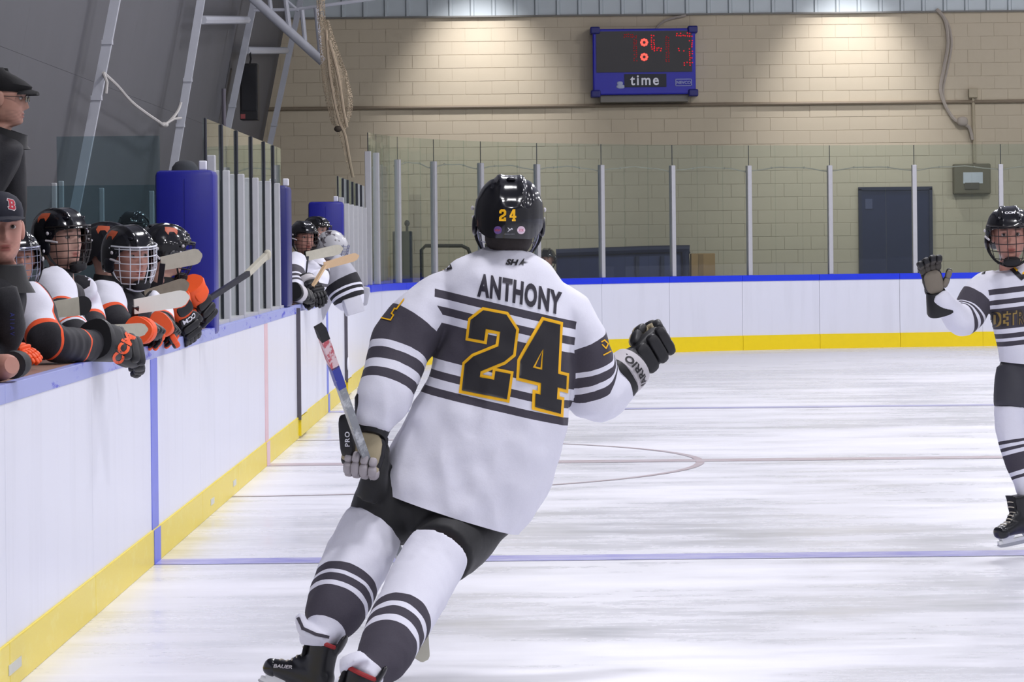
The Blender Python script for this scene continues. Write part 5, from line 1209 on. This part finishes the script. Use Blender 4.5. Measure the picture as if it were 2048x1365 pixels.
def bencher(label, hp, yaw, pitch=0, roll=0, hs=1.0, body_yaw=None, skin=None, jm=None, arms=(), cage=None, logo=None, front=None, helm=True, floor=0.15, gloves=(), wid=0.20, woff=0.30, seed=1.0, shell=None, neckm=None, leanx=0.0, vox=0.012, jname='jersey', eyes=True, legs=True, beard=0.0, amp=0.009):
    hd = at(*hp); by = yaw if body_yaw is None else body_yaw
    root = thing('person', label, 'person', (hd.x-leanx, hd.y, floor))
    MH = head_matrix(hd, yaw, pitch, roll, hs); sd = Vector((math.cos(math.radians(by)), math.sin(math.radians(by)), 0)); dp = Vector((-sd.y, sd.x, 0))
    z0 = hd.z; rows = []
    for k, (dz, hw, d) in enumerate(((-0.150, 0.066, 0.062), (-0.180, 0.105, 0.085), (-0.215, wid*0.80, 0.115), (-0.27, wid, 0.135), (-0.36, wid*1.02, 0.15), (-0.55, wid*1.0, 0.16), (-0.80, wid*1.0, 0.165), (-0.98, wid, 0.165))):
        c = Vector((hd.x-leanx*min(1, max(0, (-dz-0.22)/0.6)), hd.y, z0+dz*hs))-dp*0.03; rows.append((c-sd*hw, c+sd*hw, d))
    cs = [(Vector(r[0])+Vector(r[1]))/2 for r in rows]
    sl = []
    for a in arms: sl.append([(at(*p[:3]), p[3]) for p in a])
    j = jersey(root, rows, sl, jm or M_OJ, (cs[0], cs[-1]), None, vox, amp, seed, jname, woff)
    limbs = [([p[0] for p in s], [max(0.02, p[1]*0.5) for p in s]) for s in sl]
    if legs:
        for s in (-1, 1):
            hip = cs[-1]+sd*0.09*s+Vector((0, 0, 0.05)); foot = Vector((hip.x-0.05, hip.y, floor+0.03)); limbs.append(([hip, (hip+foot)/2+dp*0.05, foot], [0.09, 0.065, 0.05]))
    make_body(root, MH, limbs, skin or M_SKIN, [(cs[1], sd*0.06, dp*0.05), (cs[3], sd*0.15, dp*0.09), (cs[-1], sd*0.15, dp*0.11)], eyes=eyes, beard=beard)
    if legs: # trousers reach the bench floor
        tl = [ring_tube([(L[0][0], 0.12), (L[0][1], 0.10), (L[0][2]+Vector((0, 0, 0.04)), 0.075)]) for L in limbs[-2:]]
        cloth(root, tl, M_PANTS, 'pants', 0.02, 0.004, seed)
        for L in limbs[-2:]:
            q = G(); q.ell(L[0][2]+dp*0.05+Vector((0, 0, 0.02)), (0.06, 0.06, 0.05), None, 0.8); q.ell(L[0][2]+dp*0.12+Vector((0, 0, 0.0)), (0.055, 0.09, 0.03), None, 0.8); q.build('boot', M_BOOT, root)
    if neckm:
        q = G(); q.tube([hd+Vector((0, 0, -0.125*hs))-dp*0.01, hd+Vector((0, 0, -0.20*hs))-dp*0.02], [0.066, 0.075], 16).build('neck_guard', neckm, root)
    if helm: helmet(MH, root, shell, cage=cage, logo=logo, front=front)
    for gv in gloves: glove(frame(at(*gv['w']), Vector(at(*gv['t']))-at(*gv['w']), Vector(gv['n'])), root, gv.get('s', 1), gv['c'], gv.get('curl', (0.5, 0.7, 0.6)), size=gv.get('k', 1.0), text=gv.get('text'), text_m=gv.get('tm'), band=gv.get('band'), thumb=gv.get('th', (0.6, 0.75, -0.25)))
    return root, MH, j
# ---- man in a flat cap
def flat_cap(MH, parent):
    R = []
    for z, a, f, b in ((0.035, 0.082, 0.105, 0.108), (0.05, 0.092, 0.118, 0.115), (0.075, 0.098, 0.122, 0.118), (0.10, 0.090, 0.085, 0.108), (0.122, 0.066, 0.040, 0.085), (0.132, 0.030, 0.01, 0.05)):
        R.append([Vector((a*math.sin(t), (f if math.cos(t) > 0 else b)*math.cos(t), z+(0.010 if math.cos(t) < 0 else -0.012*math.cos(t))*(1 if z > 0.06 else 0))) for t in np.linspace(0, 2*math.pi, 36, endpoint=False)])
    q = G(); q.rings(R).xf(MH); cp = q.build('flat_cap', mat('black_wool', (16, 16, 18), 0.9, var=0.2, scale=60, bump=0.3), parent)
    R = []
    for y, w_, z in ((0.07, 0.085, 0.046), (0.10, 0.082, 0.046), (0.13, 0.066, 0.041), (0.150, 0.040, 0.035)):
        R.append([Vector((w_*math.cos(t), y-(1-abs(math.cos(t)))*0.0, z+0.008*math.sin(t)-0.25*(w_*math.cos(t))**2/0.08)) for t in np.linspace(0, 2*math.pi, 20, endpoint=False)])
    q = G(); q.rings(R).xf(MH); q.build('peak', mat('black_wool', (16, 16, 18)), cp)
def glasses(MH, parent):
    fr = G()
    for s in (-1, 1):
        fr.tube([Vector((s*0.033+0.022*math.cos(t), 0.104-0.10*abs(0.022*math.cos(t)*s)*0, 0.008+0.016*math.sin(t))) for t in np.linspace(0, 2*math.pi, 17)], 0.0016, 5)
        fr.tube([Vector((s*0.055, 0.102, 0.014)), Vector((s*0.078, 0.06, 0.014)), Vector((s*0.083, -0.005, 0.012))], 0.0018, 5)
    fr.tube([Vector((-0.011, 0.106, 0.012)), Vector((0, 0.110, 0.015)), Vector((0.011, 0.106, 0.012))], 0.0016, 5)
    fr.xf(MH); g_ = fr.build('glasses', mat('wire_frame', (70, 64, 62), 0.3, 0.6), parent)
    for s in (-1, 1):
        q = G(); q.ell((s*0.033, 0.104, 0.008), (0.021, 0.0012, 0.015), None, 1, 16, 6).xf(MH); q.build('lens', M_GLASS, g_)
M_JACK = jersey_mat('black_coat_cloth', [(0, (20, 20, 23)), (0.9, (20, 20, 23))], [(0, (20, 20, 23)), (0.9, (20, 20, 23))])
r_, MHc, j_ = bencher('standing man in black flat cap, glasses and black coat', (9, 199, 15.5), -92, 4, 0, 1.0, -75, M_SKINT, M_JACK, [[(-30, 265, 15.4, 0.07), (-45, 330, 15.3, 0.085), (-40, 440, 15.3, 0.075), (-10, 520, 15.2, 0.06)], [(10, 275, 15.7, 0.07), (15, 340, 15.75, 0.085), (18, 440, 15.75, 0.075), (20, 520, 15.6, 0.06)]], helm=False, floor=0.60, wid=0.21, seed=11, jname='coat', beard=0.3, leanx=0.40)
flat_cap(MHc, r_); glasses(MHc, r_)
q = G(); q.ell((0, -0.03, 0.02), (0.081, 0.078, 0.06), None, 0.95, 20, 12).xf(MHc); q.build('hair', mat('grey_brown_hair', (70, 58, 52), 0.8, var=0.3, scale=90), r_)
q = G(); R = []
hd = at(9, 199, 15.5)
for z, a, o_ in ((-0.225, 0.105, 0.0), (-0.18, 0.084, 0.010), (-0.135, 0.078, 0.018)): R.append([hd+Vector((0.0+o_+a*1.1*math.cos(t), a*math.sin(t), z-0.030*math.cos(t)*(1 if z > -0.2 else 0))) for t in np.linspace(0, 2*math.pi, 24, endpoint=False)])
q.rings(R, False); cl = q.build('coat_collar', M_CLOTHK, r_)
# ---- coach in a baseball cap
r_, MHc, j_ = bencher('man in navy baseball cap with red letter leaning on the boards', (2, 462, 13.3), -163, -2, 2, 1.04, -92, M_SKINR, M_JACK, [[(-70, 610, 13.4, 0.07), (-100, 660, 13.2, 0.075), (-110, 720, 12.9, 0.06), (-90, 742, 12.5, 0.042)], [(0, 585, 13.0, 0.07), (12, 620, 13.0, 0.068), (16, 670, 13.1, 0.06), (-10, 705, 13.1, 0.05), (-30, 712, 13.0, 0.045)]], helm=False, wid=0.17, seed=12, jname='jacket', leanx=0.25, beard=0.15)
R = []
for z, a, f, b in ((0.038, 0.084, 0.100, 0.106), (0.07, 0.086, 0.102, 0.107), (0.10, 0.080, 0.088, 0.096), (0.125, 0.062, 0.062, 0.072), (0.142, 0.034, 0.03, 0.04), (0.147, 0.008, 0.008, 0.01)):
    R.append([Vector((a*math.sin(t), (f if math.cos(t) > 0 else b)*math.cos(t), z)) for t in np.linspace(0, 2*math.pi, 40, endpoint=False)])
q = G(); q.rings(R).xf(MHc); cap = q.build('baseball_cap', mat('navy_cap', (20, 22, 38), 0.8, var=0.15, scale=50, bump=0.2), r_)
R = []
for y, w_, z in ((0.07, 0.078, 0.046), (0.10, 0.076, 0.046), (0.135, 0.066, 0.040), (0.160, 0.046, 0.033), (0.170, 0.02, 0.030)):
    R.append([Vector((w_*math.cos(t), y, z+0.005*math.sin(t)-0.9*(w_*math.cos(t))**2)) for t in np.linspace(0, 2*math.pi, 24, endpoint=False)])
q = G(); q.rings(R).xf(MHc @ rotm('Z', 0.0)); q.build('peak', mat('navy_cap', (20, 22, 38)), cap)
hd = at(2, 462, 13.3); R = [[hd+Vector((a*1.05*math.cos(t), a*math.sin(t), z)) for t in np.linspace(0, 2*math.pi, 24, endpoint=False)] for z, a in ((-0.24, 0.125), (-0.19, 0.098), (-0.135, 0.086), (-0.13, 0.078))]
q = G(); q.rings(R, False); q.build('jacket_collar', M_CLOTHK, r_)
bc = bvh_of(cap)
B_o = [(-7, -9), (5, -9), (8, -6), (8, -2), (5.5, 0), (7.5, 2), (7.5, 6.5), (5, 9), (-7.5, 9), (-8.5, 6.5), (-5.5, 5.5), (-5.5, -5.5), (-8, -6.5)]; B_h = [[(-1, -5.5), (3, -5.5), (3, -2), (-1, -2)], [(-1, 1.8), (2.6, 1.8), (2.6, 5.5), (-1, 5.5)]]
mpB = from_cam(lambda u, v: (22.5+0.86*u-0.10*v, 410-1.05*v+0.22*u))
decal('cap_letter_edge', poly_geo(grow(B_o, 1.5)), mpB, bc, mat('cap_letter_white', (206, 196, 200), 0.7), cap, 0.002, 4); decal('cap_letter', poly_geo(B_o, [h[::-1] for h in B_h]), mpB, bc, mat('cap_letter_red', (168, 32, 52), 0.7), cap, 0.0035, 4)
bjk = bvh_of(j_); vf = text_geo('VAIIA', 9, 0.0, 0.9, 0, 1.7); decal('sleeve_lettering', vf, from_cam(lambda u, v: (24+v, 648-u)), bjk, mat('sleeve_blue_print', (44, 50, 130), 0.6), j_, 0.003, 4)
# bare forearm, wristband and hand of the coach resting on the ledge
q = G(); q.tube([at(-110, 742, 12.5), at(-60, 742, 12.4), at(-15, 738, 12.3), at(14, 733, 12.2), at(24, 731, 12.17)], [0.044, 0.046, 0.050, 0.044, 0.030], 18, sm=4); fa = q.build('forearm', M_SKINR, r_)
n_ = len(fa.data.vertices); set_attr(fa.data, 'lip', [0]*n_); set_attr(fa.data, 'brow', [0]*n_)
q = G(); q.tube([at(24, 731, 12.22), at(33, 729, 12.28), at(40, 727, 12.32)], [0.050, 0.050, 0.044], 18, sm=3); q.build('wristband', M_TAPEK, r_)
# ---- orange team, from the camera outwards
KB = dict(cage=(M_WIREC, 'std'), neckm=M_BLACK)
r_, mh, j_ = bencher('small player with chrome cage half hidden behind the man in the baseball cap', (34, 518, 14.4), -158, 2, 3, 0.88, -125, M_SKINR, M_OJ, [[(55, 592, 14.3, 0.070), (66, 612, 14.25, 0.085), (80, 650, 14.2, 0.082), (96, 684, 14.1, 0.080), (140, 690, 14.3, 0.070), (180, 692, 14.5, 0.064), (212, 692, 14.62, 0.060)], [(-20, 600, 14.6, 0.07), (-30, 650, 14.6, 0.08), (-10, 700, 14.4, 0.065), (10, 700, 14.2, 0.055)]], gloves=[
    dict(w=(228, 694, 14.62), t=(300, 722, 14.85), n=(0.35, -0.9, 0.45), s=-1, c=dict(GO, cuff=M_GBLACK), k=1.36, curl=(0.35, 0.5, 0.4)),
    dict(w=(20, 700, 13.6), t=(95, 712, 13.5), n=(0.1, -0.25, 1), s=1, c=dict(back=M_ORANGE, palm=M_ORANGE, cuff=M_ORANGE, finger=M_ORANGE, roll=M_ORANGE), k=0.72, curl=(0.25, 0.35, 0.3))], seed=21, wid=0.18, leanx=0.2, **KB)
gls = [c for c in r_.children if c.name.startswith('glove')]; g0 = gls[0]; vf = text_geo('CCM', 24, 0.05, 0.95, 0, 1.1)
decal('glove_lettering', vf, from_cam(lambda u, v: (246+0.47*u-0.88*v, 698-0.88*u-0.47*v)), bvh_of(g0, *g0.children), M_ORANGE, g0, 0.002, 5)
r_, mh, j_ = bencher('tall player with black wire cage and orange flash on the helmet', (121, 480, 15.8), -128, -2, 2, 1.06, -105, M_SKIN, M_OJ, [[(105, 566, 15.5, 0.085), (110, 590, 15.4, 0.098), (124, 630, 15.3, 0.090), (140, 660, 15.1, 0.080), (158, 690, 15.0, 0.06)], [(160, 575, 16.3, 0.075), (172, 620, 16.4, 0.08), (190, 670, 16.2, 0.065)]], cage=(M_WIREB, 'std'), logo=M_ORANGEP, neckm=M_BLACK, seed=22, wid=0.20, leanx=0.25)
r_, mh, j_ = bencher('black helmeted player standing just behind the white caged player', (216, 500, 18.4), -95, 2, 0, 1.08, -90, M_SKIN, M_OJ, [[(225, 590, 18.4, 0.08), (230, 640, 18.3, 0.08), (260, 670, 18.0, 0.06)]], cage=(M_WIREB, 'std'), logo=M_ORANGEP, seed=23, neckm=M_BLACK, leanx=0.2)
r_, mh, j_ = bencher('player with white wire cage leaning over the boards', (258, 513, 17.1), -140, 6, 4, 1.12, -115, M_SKINR, M_OJ, [[(212, 578, 16.9, 0.085), (212, 602, 16.85, 0.098), (222, 640, 16.7, 0.090), (250, 662, 16.6, 0.072), (282, 668, 16.55, 0.060)], [(290, 600, 17.6, 0.07), (315, 625, 17.6, 0.075), (325, 650, 17.4, 0.06)]], cage=(M_WIREW, 'dense'), logo=M_ORANGEP, neckm=M_BLACK, gloves=[
    dict(w=(292, 662, 16.55), t=(345, 668, 16.9), n=(0.15, -0.75, 0.6), s=-1, c=GOF, k=1.05, curl=(0.8, 0.9, 0.6), band=M_ORANGE), dict(w=(330, 655, 17.3), t=(362, 672, 17.6), n=(0.3, -0.7, 0.5), s=1, c=GOF, k=1.0, curl=(0.7, 0.8, 0.6))], seed=24, wid=0.19, leanx=0.42)
r_, mh, j_ = bencher('last orange team player beside the blue pad, helmet turned away', (330, 503, 19.2), -62, 6, 0, 1.12, -85, M_SKIN, M_OJ, [[(335, 590, 19.1, 0.08), (345, 625, 19.0, 0.08), (362, 640, 18.5, 0.06)], [(360, 590, 19.4, 0.075), (385, 605, 19.5, 0.07), (400, 610, 19.4, 0.055)]], cage=(M_WIREB, 'std'), logo=M_ORANGEP, neckm=M_BLACK, gloves=[
    dict(w=(366, 630, 18.4), t=(392, 690, 18.5), n=(0.35, -0.85, 0.3), s=-1, c=dict(GO, cuff=M_ORANGE), k=1.12, curl=(0.45, 0.6, 0.5), text=('CCM', 0.024, 0.01, 0.05, 0.0), tm=M_WHITE), dict(w=(398, 600, 19.3), t=(424, 650, 19.4), n=(0.5, -0.8, 0.3), s=1, c=GOO, k=1.15, curl=(0.9, 1.0, 0.7))], seed=25, wid=0.18, leanx=0.38)
# ---- people in the penalty box behind the glass
r_, mh, j_ = bencher('dark helmeted figure dimly seen through the divider glass', (267, 462, 24.0), 160, 0, 0, 1.0, 160, M_SKIN, M_JACK, [], cage=(M_WIREB, 'std'), seed=31, legs=True)
r_, mh, j_ = bencher('figure in a grey knit cap hidden behind the large blue pad', (370, 362, 22.2), 170, 0, 0, 1.0, 170, M_SKIN, M_JACK, [], helm=False, seed=32)
R = [[mh @ Vector((0.088*k*math.sin(t), 0.104*k*math.cos(t), z)) for t in np.linspace(0, 2*math.pi, 28, endpoint=False)] for z, k in ((0.02, 1.0), (0.05, 1.02), (0.09, 0.92), (0.12, 0.66), (0.132, 0.3))]
q = G(); q.rings(R); q.build('knit_cap', mat('grey_knit', (58, 60, 66), 0.9, bump=0.3), r_)
# ---- far bench
r_, mh, j_ = bencher('player in white jersey leaning over the boards of the far bench', (607, 476, 29.2), -150, 4, 0, 1.04, -130, M_SKINR, M_WJ, [[(592, 520, 29.0, 0.085), (588, 550, 28.8, 0.09), (592, 585, 28.5, 0.075), (606, 592, 28.4, 0.06)], [(630, 525, 29.5, 0.085), (640, 550, 29.3, 0.085), (630, 580, 28.9, 0.07), (622, 575, 28.7, 0.055)]], cage=(M_WIREB, 'std'), front='CCM', woff=0.0, gloves=[
    dict(w=(603, 590, 28.3), t=(632, 603, 28.5), n=(0.2, -0.8, 0.5), s=-1, c=dict(GO, wrist=M_GREYTRIM), k=1.2, band=M_GREYTRIM), dict(w=(622, 572, 28.6), t=(652, 602, 28.4), n=(0.3, -0.7, 0.5), s=1, c=dict(GO, wrist=M_GREYTRIM), k=1.2, band=M_GREYTRIM)], seed=41, wid=0.2, leanx=0.25)
r_, mh, j_ = bencher('dark helmeted player in front of the distant blue pad', (634, 462, 33.0), -120, 4, 0, 1.0, -110, M_SKIN, M_JACK, [], cage=(M_WIREB, 'std'), seed=42, leanx=0.2)
p_ = mh @ Vector((0.118, -0.01, 0.03)); q = G(); q.ell(p_, (0.03, 0.02, 0.03)); q.build('helmet_badge', M_GREYTRIM, r_)
GSLV = jersey_mat('goalkeeper_jersey', [(0.0, (168, 168, 178)), (0.5, (168, 168, 178))], [(0.0, (176, 176, 186)), (0.20, BLK), (0.29, WHT), (0.312, BLK), (0.338, WHT), (0.358, BLK), (0.385, WHT)])
r_, mh, j_ = bencher('goalkeeper in painted white mask with striped sleeve hanging over the boards', (664, 492, 31.4), -115, 14, 0, 1.0, -100, M_SKIN, GSLV, [[(655, 528, 31.0, 0.12), (672, 545, 31.0, 0.15), (686, 570, 30.98, 0.165), (697, 595, 30.95, 0.145), (705, 615, 30.95, 0.10)]], helm=False, seed=43, wid=0.24, leanx=0.3, woff=0.3)
R = []
for z, k, f in ((-0.13, 0.45, 1.3), (-0.11, 0.75, 1.2), (-0.06, 1.0, 1.12), (0.0, 1.06, 1.05), (0.06, 1.03, 1.0), (0.10, 0.85, 0.95), (0.13, 0.5, 0.9), (0.142, 0.12, 0.9)): R.append([mh @ Vector((0.110*k*math.sin(t), 0.135*k*math.cos(t)*(f if math.cos(t) > 0 else 1), z)) for t in np.linspace(0, 2*math.pi, 32, endpoint=False)])
def mask_mat():
    t = NT('painted_mask'); nz = t.noise(11, 3, 0.6); c = t.ramp(nz, [(0.0, lin((200, 200, 204))), (0.56, lin((120, 116, 122))), (0.62, lin((48, 38, 44)))]); t.l(c, t.b.inputs['Base Color']); t.b.inputs['Roughness'].default_value = 0.3; return t.m
q = G(); q.rings(R); gm = q.build('goal_mask', mask_mat(), r_)
q = G()
for z in (0.03, 0.005, -0.02, -0.045): q.tube([mh @ Vector((0.085*math.sin(a), 0.168*math.cos(a), z)) for a in np.linspace(-0.8, 0.8, 9)], 0.004, 5)
for a in (-0.6, -0.2, 0.2, 0.6): q.tube([mh @ Vector((0.085*math.sin(a), 0.170*math.cos(a), z)) for z in (0.045, 0, -0.06)], 0.004, 5)
q.build('mask_cage', M_WIREC, gm)
q = G(); M = frame(at(706, 612, 30.8), Vector((0.3, 0, -1)), Vector((0.4, -1, 0))); q.box(at(706, 612, 30.85), (0.085, 0.075, 0.05), M.to_3x3().to_4x4(), bev=0.015); q.build('blocker', mat('blocker_white', (204, 204, 214), 0.6), r_); q = G(); q.box(Vector(at(726, 592, 31.1)), (0.05, 0.10, 0.085), rotm('Y', 0.2), bev=0.02); q.build('blocker_board', mat('blocker_grey', (168, 168, 178), 0.6), r_)
# ---- onlooker behind the end glass
r_, mh, j_ = bencher('child in black helmet peeping over the end boards beside the navy bench', (1094, 518, 51.0), 168, 8, 0, 1.15, 168, M_SKINR, jersey_mat('navy_jacket', [(0, (40, 48, 96)), (0.9, (40, 48, 96))], [(0, (40, 48, 96)), (0.9, (40, 48, 96))]), [], cage=None, seed=51, floor=0.0)
# ---- sticks on the benches
def floor_pt(px_, D, z=0.2): p = at(px_, 700, D); return Vector((p.x-0.1, D, z))
stick('pale taped stick blade raised against the big blue pad', at(322, 528, 18.5), at(402, 513, 18.6), (0.15, 0, 1), floor_pt(300, 18.6), 0.088, M_TAPEG)
stick('brownish worn stick blade below the white caged player', at(290, 594, 17.9), at(376, 570, 18.0), (0.25, 0, 1), floor_pt(280, 18.0), 0.082, mat('brown_tape', (138, 128, 112), 0.85, var=0.2, scale=25))
stick('white taped stick blade in front of the white caged player', at(268, 614, 16.5), at(374, 597, 16.7), (0.15, 0, 1), floor_pt(245, 17.2), 0.085, M_TAPEW)
stick('grey taped stick blade with black toe before the tall player', at(89, 622, 14.6), at(179, 612, 14.7), (0.12, 0, 1), floor_pt(80, 15.0), 0.082, M_TAPEG, tip=M_TAPEK)
stick('beige worn stick blade lying behind the lettered orange and black glove', at(203, 662, 15.2), at(294, 662, 15.3), (0.0, 0, 1), floor_pt(190, 15.8), 0.062, M_TAPEG, curve=0.01)
stick('grey worn stick blade beside the helmeted player of the far bench', at(612, 513, 29.05), at(683, 499, 29.3), (0.15, 0, 1), floor_pt(600, 29.4), 0.092, M_TAPEG)
t = stick('bare tan wooden stick in front of the goalkeeper', at(648, 532, 28.65), at(716, 513, 28.8), (0.2, 0, 1), at(625, 574, 28.5), 0.072, mat('tan_wood', (214, 182, 144), 0.6), mat('tan_wood', (214, 182, 144)))
t = thing('hockey_stick', 'black stick with taped end held out beside the low glass', 'hockey stick', at(405, 604, 19.3))
q = G(); q.bar(at(400, 610, 19.3), at(497, 547, 19.8), 0.022, 0.030); q.build('shaft', M_SHAFTK, t, smooth=False)
q = G(); q.bar(at(494, 549, 19.8), at(534, 510, 20.0), 0.028, 0.034); q.build('taped_end', M_TAPEG, t, smooth=False)
q = G(); q.ell(at(535, 510, 20.0), (0.022, 0.022, 0.03), None, 0.8); q.build('end_knob', M_TAPEG, t)
